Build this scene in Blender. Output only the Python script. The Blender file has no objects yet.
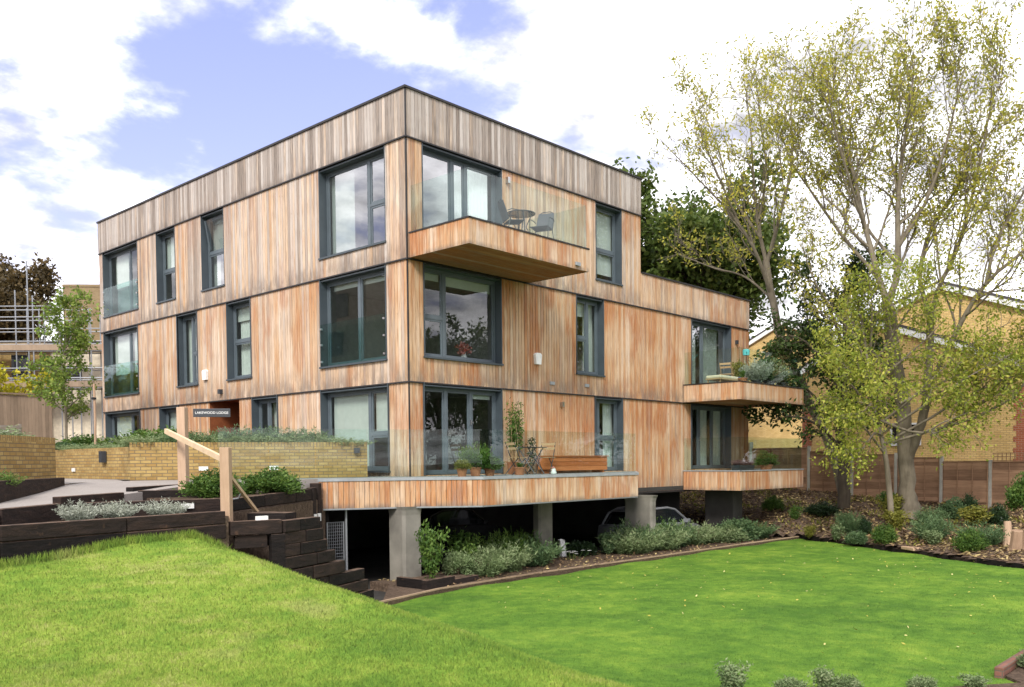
import bpy, math, random
import numpy as np
from mathutils import Vector, Matrix
R_ = math.radians
S = bpy.context.scene
COL = S.collection
rng = np.random.default_rng(7)
random.seed(7)

# ------------------------------------------------------------------ camera, world, sun, exposure
CAM = np.array([-14.535, -16.849, 0.201])
FW = np.array([0.73402, 0.67818, -0.03595]); RT = np.array([0.67835, -0.73468, -0.00884]); UP = np.array([0.03241, 0.01790, 0.99931])
cd = bpy.data.cameras.new('camera'); cam = bpy.data.objects.new('camera', cd); COL.objects.link(cam)
cd.sensor_width = 36; cd.lens = 895.17 * 36 / 1024; cd.shift_y = (493.57 - 343.5) / 1024
cd.clip_start = 0.1; cd.clip_end = 3000
cam.matrix_world = Matrix(((RT[0], UP[0], -FW[0], CAM[0]), (RT[1], UP[1], -FW[1], CAM[1]), (RT[2], UP[2], -FW[2], CAM[2]), (0, 0, 0, 1)))
S.camera = cam
S.view_settings.view_transform = 'Standard'; S.view_settings.look = 'None'
S.view_settings.exposure = 0.95; S.view_settings.gamma = 1.0; S.view_settings.use_curve_mapping = False
SUN_EL, SUN_AZ = 40, 238          # azimuth of the sun measured as compass from +Y clockwise
w = bpy.data.worlds.new('World'); S.world = w; w.use_nodes = True
nt = w.node_tree; nt.nodes.clear()
def N(t, **k):
    n = nt.nodes.new(t)
    for a, b in k.items():
        if a.startswith('i_'): n.inputs[int(a[2:])].default_value = b
        else: setattr(n, a, b)
    return n
def LK(a, b): nt.links.new(a, b)
def M(op, a, b=None, c=None, clamp=False):
    n = nt.nodes.new('ShaderNodeMath'); n.operation = op; n.use_clamp = clamp
    for i, v in enumerate((a, b, c)):
        if v is None: continue
        if isinstance(v, (int, float)): n.inputs[i].default_value = v
        else: LK(v, n.inputs[i])
    return n.outputs[0]
sky = N('ShaderNodeTexSky', sky_type='NISHITA', sun_disc=False)
sky.sun_elevation = R_(SUN_EL); sky.sun_rotation = R_(SUN_AZ); sky.air_density = 1.0; sky.dust_density = 0.6; sky.ozone_density = 2.5
tc = N('ShaderNodeTexCoord'); nrm = N('ShaderNodeVectorMath', operation='NORMALIZE'); LK(tc.outputs['Generated'], nrm.inputs[0])
sx = N('ShaderNodeSeparateXYZ'); LK(nrm.outputs[0], sx.inputs[0])
den = M('ADD', M('MAXIMUM', sx.outputs[2], 0.0), 0.22)
cx = N('ShaderNodeCombineXYZ'); LK(M('DIVIDE', sx.outputs[0], den), cx.inputs[0]); LK(M('DIVIDE', sx.outputs[1], den), cx.inputs[1])
n1 = N('ShaderNodeTexNoise'); n1.inputs['Scale'].default_value = 2.6; n1.inputs['Detail'].default_value = 10; n1.inputs['Roughness'].default_value = 0.6; n1.inputs['Distortion'].default_value = 0.25
LK(cx.outputs[0], n1.inputs['Vector'])
n2 = N('ShaderNodeTexNoise'); n2.inputs['Scale'].default_value = 4.6; n2.inputs['Detail'].default_value = 7; n2.inputs['Roughness'].default_value = 0.55
mpp = N('ShaderNodeMapping'); mpp.inputs['Location'].default_value = (4.3, 1.7, 2.0); LK(cx.outputs[0], mpp.inputs['Vector']); LK(mpp.outputs[0], n2.inputs['Vector'])
def lobe(d, lo, hi):
    v = N('ShaderNodeVectorMath', operation='DOT_PRODUCT'); LK(nrm.outputs[0], v.inputs[0]); v.inputs[1].default_value = d
    mr = N('ShaderNodeMapRange', interpolation_type='SMOOTHSTEP'); LK(v.outputs['Value'], mr.inputs[0]); mr.inputs[1].default_value = lo; mr.inputs[2].default_value = hi
    return mr.outputs[0]
gap = M('MAXIMUM', lobe((0.472, 0.81, 0.349), 0.972, 0.999), M('MULTIPLY', lobe((0.50, 0.79, 0.355), 0.955, 0.995), 0.8))
gap = M('MAXIMUM', gap, M('MULTIPLY', lobe((0.647, 0.636, 0.42), 0.955, 0.995), 0.72))
cov = M('SUBTRACT', M('ADD', M('MULTIPLY', M('SUBTRACT', n1.outputs[0], 0.5), 2.6), M('ADD', M('MULTIPLY', M('SUBTRACT', n2.outputs[0], 0.5), 1.9), 0.81)), M('SUBTRACT', M('MULTIPLY', gap, 0.68), M('MULTIPLY', lobe((0.88, 0.33, 0.33), 0.90, 0.97), 0.42)))
mr = N('ShaderNodeMapRange', interpolation_type='SMOOTHSTEP'); LK(cov, mr.inputs[0]); mr.inputs[1].default_value = 0.06; mr.inputs[2].default_value = 0.92
skm = N('ShaderNodeVectorMath', operation='MULTIPLY'); LK(sky.outputs[0], skm.inputs[0]); skm.inputs[1].default_value = (1.15, 0.80, 0.92)
base = N('ShaderNodeVectorMath', operation='ADD'); LK(skm.outputs[0], base.inputs[0]); base.inputs[1].default_value = (1.05, 1.25, 1.75)   # thin high veil
mrs = N('ShaderNodeMapRange'); LK(n2.outputs[0], mrs.inputs[0]); mrs.inputs[1].default_value = 0.34; mrs.inputs[2].default_value = 0.66; mrs.inputs[3].default_value = 3.7; mrs.inputs[4].default_value = 16
ccol = N('ShaderNodeVectorMath', operation='SCALE'); ccol.inputs[0].default_value = (1.0, 0.985, 1.03); LK(mrs.outputs[0], ccol.inputs['Scale'])
mix = N('ShaderNodeMix', data_type='RGBA'); LK(mr.outputs[0], mix.inputs[0]); LK(base.outputs[0], mix.inputs[6]); LK(ccol.outputs[0], mix.inputs[7])
bg = N('ShaderNodeBackground'); LK(mix.outputs[2], bg.inputs[0]); bg.inputs[1].default_value = 0.10
wo = N('ShaderNodeOutputWorld'); LK(bg.outputs[0], wo.inputs[0])
sl = bpy.data.lights.new('sun', 'SUN'); sl.energy = 2.1; sl.angle = R_(14); sl.color = (1, 0.95, 0.88)
so = bpy.data.objects.new('sun', sl); COL.objects.link(so)
az = R_(SUN_AZ); sd = Vector((math.sin(az) * math.cos(R_(SUN_EL)), math.cos(az) * math.cos(R_(SUN_EL)), math.sin(R_(SUN_EL))))
so.rotation_euler = sd.to_track_quat('Z', 'Y').to_euler(); so.location = (-30, -30, 40)
S.cycles.max_bounces = 8; S.cycles.transparent_max_bounces = 24

# ------------------------------------------------------------------ object helpers
def link(o, parent=None):
    COL.objects.link(o)
    if parent is not None: o.parent = parent
    return o
def tag(o, label=None, cat=None, group=None, kind=None):
    if label: o['label'] = label
    if cat: o['category'] = cat
    if group: o['group'] = group
    if kind: o['kind'] = kind
    return o
def thing(name, label, cat, loc=(0, 0, 0), rz=0, group=None):
    o = bpy.data.objects.new(name, None); o.empty_display_size = 0.2
    o.location = loc; o.rotation_euler = (0, 0, rz); link(o)
    return tag(o, label, cat, group)
def copy_tree(o, parent=None):
    c = o.copy(); link(c, parent)
    for ch in list(o.children): copy_tree(ch, c)
    return c

class MB:
    """collects faces with box-projected uv and a per-face random; build() links one mesh object"""
    def __init__(s): s.v = []; s.f = []; s.uv = []; s.r = []; s.g = []
    def face(s, pts, uv=None, r=None, g=0.0):
        pts = [Vector(p) for p in pts]; b = len(s.v); s.v += pts; s.f.append(tuple(range(b, b + len(pts))))
        if uv is None:
            n = Vector((0, 0, 0))
            for i in range(len(pts)):
                a, c = pts[i], pts[(i + 1) % len(pts)]
                n += Vector(((a.y - c.y) * (a.z + c.z), (a.z - c.z) * (a.x + c.x), (a.x - c.x) * (a.y + c.y)))
            if n.length > 0: n.normalize()
            if abs(n.z) > 0.75: uv = [(p.x, p.y) for p in pts]
            else:
                t = Vector((-n.y, n.x, 0))
                if t.length > 0: t.normalize()
                uv = [(p.dot(t), p.z) for p in pts]
        s.uv += list(uv); s.r.append(random.random() if r is None else r); s.g.append(g)
    def hexa(s, P, r=None, skip=(), g=0.0):
        """P: 8 points, bottom 4 ccw then top 4"""
        r = random.random() if r is None else r
        Q = dict(bot=(3, 2, 1, 0), top=(4, 5, 6, 7), a=(0, 1, 5, 4), b=(1, 2, 6, 5), c=(2, 3, 7, 6), d=(3, 0, 4, 7))
        for k, q in Q.items():
            if k not in skip: s.face([P[i] for i in q], r=r, g=g)
    def box(s, x0, x1, y0, y1, z0, z1, M=None, r=None, skip=(), g=0.0):
        P = [(x0, y0, z0), (x1, y0, z0), (x1, y1, z0), (x0, y1, z0), (x0, y0, z1), (x1, y0, z1), (x1, y1, z1), (x0, y1, z1)]
        if M is not None: P = [M @ Vector(p) for p in P]
        s.hexa(P, r, skip, g)
    def prism(s, poly, z0, z1, bottom=True, r=None):
        r = random.random() if r is None else r
        n = len(poly)
        s.face([(p[0], p[1], z1) for p in poly], r=r)
        if bottom: s.face([(p[0], p[1], z0) for p in reversed(poly)], r=r)
        for i in range(n):
            a, b = poly[i], poly[(i + 1) % n]
            s.face([(a[0], a[1], z0), (b[0], b[1], z0), (b[0], b[1], z1), (a[0], a[1], z1)], r=r)
    def wallseg(s, a, b, z0, z1, t, r=None, zb=None):
        """upright slab from a to b (xy), thickness t to the left of a->b; zb = heights at b"""
        d = Vector((b[0] - a[0], b[1] - a[1])); d.normalize(); n = Vector((-d.y, d.x)) * t
        z2, z3 = (z0, z1) if zb is None else zb
        s.hexa([(a[0], a[1], z0), (b[0], b[1], z2), (b[0] + n.x, b[1] + n.y, z2), (a[0] + n.x, a[1] + n.y, z0),
                (a[0], a[1], z1), (b[0], b[1], z3), (b[0] + n.x, b[1] + n.y, z3), (a[0] + n.x, a[1] + n.y, z1)], r)
    def tube(s, pts, rad, k=6, cap=True, r=None):
        pts = [Vector(p) for p in pts]; n = len(pts)
        rad = [rad] * n if isinstance(rad, (int, float)) else rad
        r = random.random() if r is None else r
        rings = []; ref = None
        for i in range(n):
            t = (pts[min(i + 1, n - 1)] - pts[max(i - 1, 0)])
            if t.length < 1e-9: t = Vector((0, 0, 1))
            t.normalize()
            if ref is None: ref = Vector((1, 0, 0)) if abs(t.x) < 0.8 else Vector((0, 1, 0))
            a = ref - t * ref.dot(t); a.normalize(); ref = a; b = t.cross(a)
            rings.append([pts[i] + (a * math.cos(q) + b * math.sin(q)) * rad[i] for q in [2 * math.pi * j / k for j in range(k)]])
        L = 0
        for i in range(n - 1):
            l2 = L + (pts[i + 1] - pts[i]).length
            for j in range(k):
                j2 = (j + 1) % k
                s.face([rings[i][j], rings[i][j2], rings[i + 1][j2], rings[i + 1][j]], uv=[(j / k, L), ((j + 1) / k, L), ((j + 1) / k, l2), (j / k, l2)], r=r)
            L = l2
        if cap:
            s.face(list(reversed(rings[0])), r=r); s.face(rings[-1], r=r)
    def lathe(s, prof, c=(0, 0, 0), k=16, r=None):
        r = random.random() if r is None else r
        for i in range(len(prof) - 1):
            (r0, z0), (r1, z1) = prof[i], prof[i + 1]
            for j in range(k):
                a, b = 2 * math.pi * j / k, 2 * math.pi * (j + 1) / k
                p = [(c[0] + r0 * math.cos(a), c[1] + r0 * math.sin(a), c[2] + z0), (c[0] + r0 * math.cos(b), c[1] + r0 * math.sin(b), c[2] + z0),
                     (c[0] + r1 * math.cos(b), c[1] + r1 * math.sin(b), c[2] + z1), (c[0] + r1 * math.cos(a), c[1] + r1 * math.sin(a), c[2] + z1)]
                s.face(p, r=r)
    def build(s, name, mat, parent=None, smooth=False, merge=False, bevel=0):
        me = bpy.data.meshes.new(name)
        me.from_pydata([tuple(p) for p in s.v], [], s.f)
        uvl = me.uv_layers.new(name='UVMap'); uvl.data.foreach_set('uv', np.array(s.uv, np.float32).ravel())
        a = me.attributes.new('rnd', 'FLOAT', 'FACE'); a.data.foreach_set('value', np.array(s.r, np.float32))
        a = me.attributes.new('gr', 'FLOAT', 'FACE'); a.data.foreach_set('value', np.array(s.g, np.float32))
        me.materials.append(mat)
        if merge or smooth or bevel:
            import bmesh
            bm = bmesh.new(); bm.from_mesh(me); bmesh.ops.remove_doubles(bm, verts=bm.verts, dist=1e-4); bm.to_mesh(me); bm.free()
        if smooth:
            me.polygons.foreach_set('use_smooth', [True] * len(me.polygons))
        me.update()
        o = bpy.data.objects.new(name, me); link(o, parent)
        if bevel:
            m = o.modifiers.new('bevel', 'BEVEL'); m.width = bevel; m.segments = 2; m.limit_method = 'ANGLE'
        return o

def leafmesh(name, V, K, rnd, mat, parent=None):
    """V: (n,K,3) array of polygons with K corners"""
    n = V.shape[0]
    me = bpy.data.meshes.new(name)
    me.vertices.add(n * K); me.vertices.foreach_set('co', V.astype(np.float32).ravel())
    me.loops.add(n * K); me.loops.foreach_set('vertex_index', np.arange(n * K, dtype=np.int32))
    me.polygons.add(n); me.polygons.foreach_set('loop_start', np.arange(0, n * K, K, dtype=np.int32)); me.polygons.foreach_set('loop_total', np.full(n, K, np.int32))
    a = me.attributes.new('rnd', 'FLOAT', 'FACE'); a.data.foreach_set('value', rnd.astype(np.float32))
    me.materials.append(mat); me.update(calc_edges=True)
    o = bpy.data.objects.new(name, me); link(o, parent); return o
def unit(a): return a / np.maximum(np.linalg.norm(a, axis=-1, keepdims=True), 1e-9)
def leaf_quads(c, d, L, W, rg, fold=0.0):
    """pointed leaves: centre-base c (n,3), direction d, length L, width W -> (n,4,3) rhombus"""
    d = unit(d); s = unit(np.cross(d, rg.normal(size=d.shape)))
    L = np.asarray(L)[:, None] if np.ndim(L) else L; W = np.asarray(W)[:, None] if np.ndim(W) else W
    mid = c + d * L * 0.45
    return np.stack([c, mid + s * W * 0.5, c + d * L, mid - s * W * 0.5], 1)

# ------------------------------------------------------------------ materials
class Mat:
    def __init__(s, name, rough=0.7, spec=0.3):
        s.m = bpy.data.materials.new(name); s.m.use_nodes = True; s.t = s.m.node_tree; s.t.nodes.clear()
        s.out = s.n('ShaderNodeOutputMaterial'); s.b = s.n('ShaderNodeBsdfPrincipled'); s.l(s.b.outputs[0], s.out.inputs[0])
        s.b.inputs['Roughness'].default_value = rough; s.b.inputs['Specular IOR Level'].default_value = spec
    def n(s, t, **k):
        x = s.t.nodes.new(t)
        for a, b in k.items(): setattr(x, a, b)
        return x
    def l(s, a, b): s.t.links.new(a, b)
    def coord(s, which='Object', scale=(1, 1, 1), loc=(0, 0, 0)):
        c = s.n('ShaderNodeTexCoord'); m = s.n('ShaderNodeMapping'); m.inputs['Scale'].default_value = scale; m.inputs['Location'].default_value = loc
        s.l(c.outputs[which], m.inputs[0]); return m.outputs[0]
    def attr(s, name):
        a = s.n('ShaderNodeAttribute', attribute_name=name); return a.outputs['Fac']
    def noise(s, vec, scale, detail=4, rough=0.55, dist=0):
        t = s.n('ShaderNodeTexNoise'); t.inputs['Scale'].default_value = scale; t.inputs['Detail'].default_value = detail; t.inputs['Roughness'].default_value = rough; t.inputs['Distortion'].default_value = dist
        if vec is not None: s.l(vec, t.inputs['Vector'])
        return t.outputs[0]
    def ramp(s, fac, stops):
        r = s.n('ShaderNodeValToRGB'); e = r.color_ramp.elements
        while len(e) > 1: e.remove(e[-1])
        e[0].position = stops[0][0]; e[0].color = (*stops[0][1], 1)
        for p, c in stops[1:]:
            q = e.new(p); q.color = (*c, 1)
        s.l(fac, r.inputs[0]); return r.outputs[0]
    def rng(s, v, a, b, c=0, d=1, smooth=True):
        m = s.n('ShaderNodeMapRange'); m.interpolation_type = 'SMOOTHSTEP' if smooth else 'LINEAR'
        s.l(v, m.inputs[0])
        for i, q in enumerate((a, b, c, d)): m.inputs[i + 1].default_value = q
        return m.outputs[0]
    def math(s, op, a, b=None, clamp=False):
        m = s.n('ShaderNodeMath', operation=op, use_clamp=clamp)
        for i, v in enumerate((a, b)):
            if v is None: continue
            if isinstance(v, (int, float)): m.inputs[i].default_value = v
            else: s.l(v, m.inputs[i])
        return m.outputs[0]
    def mix(s, f, a, b, mode='MIX'):
        m = s.n('ShaderNodeMix', data_type='RGBA', blend_type=mode)
        for i, v in ((0, f), (6, a), (7, b)):
            if isinstance(v, (int, float)): m.inputs[i].default_value = v
            elif isinstance(v, tuple): m.inputs[i].default_value = (*v, 1)
            else: s.l(v, m.inputs[i])
        return m.outputs[2]
    def color(s, c):
        if isinstance(c, tuple): s.b.inputs['Base Color'].default_value = (*c, 1)
        else: s.l(c, s.b.inputs['Base Color'])
    def bump(s, h, strength=0.3, dist=0.01):
        b = s.n('ShaderNodeBump'); b.inputs['Strength'].default_value = strength; b.inputs['Distance'].default_value = dist
        s.l(h, b.inputs['Height']); s.l(b.outputs[0], s.b.inputs['Normal'])
    def leafy(s, col, amt=0.35):
        """add translucency"""
        t = s.n('ShaderNodeBsdfTranslucent'); s.l(col, t.inputs[0]) if not isinstance(col, tuple) else None
        mx = s.n('ShaderNodeMixShader'); mx.inputs[0].default_value = amt; s.l(s.b.outputs[0], mx.inputs[1]); s.l(t.outputs[0], mx.inputs[2]); s.l(mx.outputs[0], s.out.inputs[0])

def plain(name, c, rough=0.6, spec=0.3, metal=0, var=0.12, scale=6, bump=0.0):
    m = Mat(name, rough, spec); v = m.coord()
    n = m.noise(v, scale, 5)
    lo = tuple(x * (1 - var) for x in c); hi = tuple(min(1, x * (1 + var)) for x in c)
    m.color(m.ramp(n, [(0.3, lo), (0.7, hi)])); m.b.inputs['Metallic'].default_value = metal
    if bump: m.bump(m.noise(v, scale * 8, 5), bump, 0.01)
    return m.m

def cedar(name, grey=0.0, orange=0.0, horizontal=False):
    """vertical boards: rnd = tone of the board, gr = height within its tier 0..1, uv = (along, height)"""
    m = Mat(name, 0.8, 0.15)
    r = m.attr('rnd'); g = m.attr('gr')
    def uvn(a, b, loc=(0, 0, 0), d=5, ro=0.6, di=0.0): return m.noise(m.coord('UV', (a, b, 1) if not horizontal else (b, a, 1), loc), 1.0, d, ro, di)
    streak = uvn(13, 0.8, d=6, di=0.2); big = uvn(0.5, 0.33, d=3); fine = uvn(70, 2.5, d=4); mid = uvn(30, 1.6, (5, 1, 0), 4)
    r2 = m.math('FRACT', m.math('MULTIPLY', r, 7.31)); r3 = m.math('FRACT', m.math('MULTIPLY', r, 23.7))
    tone = m.math('ADD', m.math('MULTIPLY', r, 0.30), m.math('ADD', m.math('MULTIPLY', streak, 0.55), m.math('MULTIPLY', big, 0.90)))
    tone = m.math('ADD', tone, -0.38 + orange)
    col = m.ramp(tone, [(0.14, (0.63, 0.51, 0.40)), (0.38, (0.57, 0.415, 0.285)), (0.56, (0.50, 0.315, 0.175)), (0.70, (0.43, 0.205, 0.085)), (0.86, (0.30, 0.11, 0.04))])
    # silvered boards
    gm = m.math('ADD', m.math('MULTIPLY', r2, 0.50), m.math('MULTIPLY', streak, 0.85))
    gmask = m.rng(gm, 0.74 - grey * 0.6, 1.0 - grey * 0.5)
    gcol = m.ramp(m.math('ADD', m.math('MULTIPLY', mid, 0.7), m.math('MULTIPLY', r3, 0.4)), [(0.3, (0.155, 0.128, 0.108)), (0.55, (0.35, 0.312, 0.28)), (0.8, (0.56, 0.522, 0.485))])
    col = m.mix(m.math('MULTIPLY', gmask, min(1, 0.45 + grey)), col, gcol)
    # dark water streaks, mould along the drip edge of a tier, orange bleed under the flashing at its head
    col = m.mix(m.rng(uvn(6, 0.33, (3, 7, 0), 5, 0.68), 0.55, 0.74, 0, 0.6), col, (0.16, 0.115, 0.085))
    foot = m.math('MULTIPLY', m.rng(g, 0.0, 0.24, 1, 0), m.rng(uvn(3.5, 1.5), 0.34, 0.58))
    col = m.mix(m.math('MULTIPLY', foot, 0.7), col, (0.12, 0.10, 0.09))
    head = m.math('MULTIPLY', m.rng(g, 0.45, 1.0), m.rng(uvn(4.5, 0.4, (9, 2, 0), 5, 0.65), 0.46, 0.62))
    col = m.mix(m.math('MULTIPLY', head, max(0.0, 0.75 * (1 - 1.6 * grey))), col, (0.40, 0.155, 0.05))
    run = uvn(1.1, 0.45, (21, 5, 0), 4, 0.5)
    col = m.mix(m.math('MULTIPLY', m.rng(run, 0.52, 0.63), m.math('MULTIPLY', m.rng(streak, 0.3, 0.6, 0.3, 1), max(0.0, 0.8 * (1 - 1.8 * grey)))), col, (0.36, 0.13, 0.04))
    col = m.mix(m.rng(mid, 0.46, 0.68, 0, 0.5), col, (0.19, 0.12, 0.075))
    col = m.mix(m.rng(fine, 0.42, 0.72, 0, 0.28), col, (0.62, 0.51, 0.41))
    vo = m.n('ShaderNodeTexVoronoi'); m.l(m.coord('UV', (7, 1.6, 1)), vo.inputs['Vector']); vo.inputs['Scale'].default_value = 1.0
    col = m.mix(m.rng(vo.outputs['Distance'], 0.03, 0.075, 0.6, 0), col, (0.16, 0.08, 0.04))
    m.color(col); m.bump(m.math('ADD', fine, mid), 0.35, 0.005)
    return m.m

def timber(name, c0, c1, sc=(14, 1.4, 14), rough=0.8, rn=0.4):
    m = Mat(name, rough, 0.2); v = m.coord('Object', sc); n = m.noise(v, 1.0, 6, 0.6, 0.4); n2 = m.noise(m.coord(), 2.3, 4)
    f = m.math('ADD', m.math('MULTIPLY', n, 0.6), m.math('ADD', m.math('MULTIPLY', m.attr('rnd'), rn), m.math('MULTIPLY', n2, 0.4)))
    m.color(m.ramp(f, [(0.4, c0), (1.0, c1)])); m.bump(n, 0.5, 0.006); return m.m

def brick(name, ca, cb, mortar, mott=0.5, sc=1.0):
    m = Mat(name, 0.85, 0.15); uv = m.coord('UV')
    b = m.n('ShaderNodeTexBrick'); m.l(uv, b.inputs['Vector']); b.inputs['Scale'].default_value = sc
    b.inputs['Brick Width'].default_value = 0.225; b.inputs['Row Height'].default_value = 0.075; b.inputs['Mortar Size'].default_value = 0.009; b.inputs['Mortar Smooth'].default_value = 0.3; b.inputs['Bias'].default_value = 0.0
    b.inputs['Color1'].default_value = (*ca, 1); b.inputs['Color2'].default_value = (*cb, 1); b.inputs['Mortar'].default_value = (*mortar, 1)
    n = m.noise(m.coord('UV', (6, 9, 1)), 1.0, 5, 0.6); n2 = m.noise(m.coord('UV', (0.8, 0.8, 1)), 1.0, 4)
    dark = tuple(x * 0.5 for x in ca)
    col = m.mix(m.rng(n, 0.45, 0.75, 0, mott), b.outputs[0], dark)
    col = m.mix(m.rng(n2, 0.4, 0.75, 0, 0.35), col, tuple(x * 0.6 for x in cb))
    m.color(col); m.bump(m.math('ADD', m.math('MULTIPLY', b.outputs['Fac'], -1.0), m.math('MULTIPLY', n, 0.4)), 0.6, 0.006); return m.m

def glass(name, refl=0.12, tint=(0.9, 0.95, 0.94), fmul=1.0, rcol=(1, 1, 1)):
    m = Mat(name); t = m.n('ShaderNodeBsdfTransparent'); t.inputs[0].default_value = (*tint, 1)
    g = m.n('ShaderNodeBsdfGlossy'); g.inputs['Roughness'].default_value = 0.0; g.inputs['Color'].default_value = (*rcol, 1)
    f = m.n('ShaderNodeLayerWeight'); f.inputs['Blend'].default_value = 0.5
    # very slight roller-wave in the float glass
    bp = m.n('ShaderNodeBump'); bp.inputs['Strength'].default_value = 0.03; bp.inputs['Distance'].default_value = 0.02; m.l(m.noise(m.coord(), 1.6, 2), bp.inputs['Height']); m.l(bp.outputs[0], g.inputs['Normal'])
    fac = m.math('ADD', m.math('MULTIPLY', m.math('POWER', f.outputs['Facing'], 4.5), fmul), refl + 0.04, clamp=True)
    mx = m.n('ShaderNodeMixShader'); m.l(fac, mx.inputs[0]); m.l(t.outputs[0], mx.inputs[1]); m.l(g.outputs[0], mx.inputs[2]); m.l(mx.outputs[0], m.out.inputs[0])
    return m.m

def foliage(name, stops, amt=0.35, rough=0.55, patch=0.35):
    m = Mat(name, rough, 0.25); n = m.noise(m.coord(), 1.3, 3)
    f = m.math('ADD', m.math('MULTIPLY', m.attr('rnd'), 1 - patch), m.math('MULTIPLY', n, patch))
    c = m.ramp(f, stops); m.color(c); m.leafy(c, amt); return m.m

K = {}
K['cedar_top'] = cedar('weathered_cedar', 0.85, -0.24)
K['cedar_mid'] = cedar('cedar_mid', 0.16, -0.04)
K['cedar_low'] = cedar('cedar_low', -0.04, 0.075)
K['cedar_fascia'] = cedar('cedar_fascia', 0.0, 0.02)
K['cedar_soffit'] = cedar('cedar_soffit', 0.0, 0.34, True)
K['cedar_side'] = cedar('cedar_side', 0.40, -0.14)
K['metal'] = plain('dark_grey_aluminium', (0.046, 0.061, 0.072), 0.45, 0.5, 0, 0.1, 3)
K['frame'] = plain('grey_window_frame', (0.088, 0.112, 0.128), 0.42, 0.5, 0, 0.1, 3)
K['flash'] = plain('dark_flashing', (0.022, 0.020, 0.020), 0.55, 0.4, 0, 0.25, 5)
K['backing'] = plain('dark_batten_backing', (0.035, 0.025, 0.02), 0.9)
K['glass'] = glass('window_glass', 0.05, (0.78, 0.85, 0.84), 0.9)
K['glass_bright'] = glass('window_glass_bright', 0.24, (0.7, 0.77, 0.77), 1.0)
K['clear'] = glass('balustrade_glass', -0.02, (0.89, 0.945, 0.92), 0.32)
K['guard'] = glass('juliet_glass', -0.01, (0.72, 0.84, 0.82), 0.4)
K['steel'] = plain('brushed_steel', (0.5, 0.5, 0.5), 0.3, 0.5, 1.0)
K['galv'] = plain('galvanised_steel', (0.30, 0.315, 0.33), 0.45, 0.5, 0.7)
K['room'] = plain('painted_room', (0.34, 0.33, 0.30), 0.9)
K['blind'] = plain('white_blind', (0.54, 0.56, 0.51), 0.8, 0.2, 0, 0.05)
K['curtain'] = plain('pale_curtain', (0.55, 0.57, 0.52), 0.9, 0.2, 0, 0.08)
K['white'] = plain('white_plastic', (0.78, 0.78, 0.76), 0.4)
K['conc'] = plain('cast_concrete', (0.20, 0.188, 0.16), 0.85, 0.2, 0, 0.3, 1.6, 0.25)
K['conc_dark'] = plain('shade_toned_concrete', (0.05, 0.047, 0.043), 0.9, 0.2, 0, 0.25, 1.5, 0.2)  # concrete colour darkened to stand in for the undercroft gloom
K['deck'] = plain('grey_deck_paving', (0.24, 0.25, 0.25), 0.7, 0.3, 0, 0.12, 4)
K['cap'] = plain('grey_edge_trim', (0.26, 0.275, 0.285), 0.5, 0.4, 0, 0.15, 4)
K['black'] = plain('black_void', (0.012, 0.012, 0.012), 0.9)
K['red_timber'] = timber('stained_entrance_timber', (0.16, 0.05, 0.02), (0.32, 0.11, 0.04))
K['stock'] = brick('yellow_stock_brick', (0.40, 0.285, 0.11), (0.29, 0.18, 0.06), (0.15, 0.12, 0.08), 0.75)
K['buff'] = brick('buff_brick', (0.66, 0.47, 0.20), (0.55, 0.375, 0.14), (0.30, 0.22, 0.12), 0.3)
K['redbrick'] = brick('red_brick', (0.34, 0.105, 0.05), (0.27, 0.08, 0.04), (0.35, 0.25, 0.18), 0.25)
K['paver'] = brick('weathered_paver', (0.22, 0.10, 0.075), (0.17, 0.085, 0.06), (0.12, 0.10, 0.08), 0.6)
def sleeper_mat():
    m = Mat('creosoted_sleeper', 0.85, 0.2); v = m.coord('Object', (3, 3, 14)); n = m.noise(v, 1.0, 6, 0.65, 0.5); n2 = m.noise(m.coord(), 5.0, 5, 0.6)
    c = m.ramp(m.math('ADD', m.math('MULTIPLY', n, 0.7), m.math('MULTIPLY', m.attr('rnd'), 0.35)), [(0.3, (0.006, 0.005, 0.005)), (0.6, (0.020, 0.014, 0.012)), (0.9, (0.052, 0.032, 0.024))])
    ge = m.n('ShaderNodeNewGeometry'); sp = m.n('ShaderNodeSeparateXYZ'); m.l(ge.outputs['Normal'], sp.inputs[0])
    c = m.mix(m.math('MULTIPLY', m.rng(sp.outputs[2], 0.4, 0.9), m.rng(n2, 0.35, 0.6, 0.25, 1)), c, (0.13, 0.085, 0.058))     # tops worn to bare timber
    c = m.mix(m.rng(n2, 0.62, 0.72, 0, 0.7), c, (0.085, 0.048, 0.03))
    m.color(c); m.bump(m.math('ADD', n, n2), 0.9, 0.02); return m.m
K['sleeper'] = sleeper_mat()
K['sleeper_top'] = timber('worn_sleeper_top', (0.05, 0.032, 0.02), (0.19, 0.12, 0.075), (9, 9, 9), 0.85, 0.4)
K['post'] = timber('pale_planed_post', (0.33, 0.22, 0.14), (0.52, 0.37, 0.26), (20, 20, 2))
K['rail'] = timber('bare_handrail', (0.40, 0.28, 0.16), (0.62, 0.48, 0.32), (6, 6, 6))
K['edging'] = timber('timber_edging', (0.20, 0.14, 0.09), (0.40, 0.29, 0.19), (3, 9, 9))
K['fence'] = timber('larch_lap_fence', (0.15, 0.085, 0.052), (0.40, 0.245, 0.15), (2, 2, 22))
K['oldfence'] = timber('grey_closeboard_fence', (0.20, 0.15, 0.105), (0.36, 0.27, 0.19), (14, 14, 1.5))
K['slatfence'] = timber('slatted_screen', (0.22, 0.19, 0.16), (0.36, 0.32, 0.27), (3, 3, 20))
K['cpost'] = plain('concrete_post', (0.36, 0.35, 0.31), 0.9, 0.2, 0, 0.15, 5)
K['tile'] = timber('slate_roof', (0.035, 0.034, 0.036), (0.085, 0.08, 0.08), (2, 6, 3))
K['upvc'] = plain('white_bargeboard', (0.75, 0.76, 0.74), 0.45)
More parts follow.
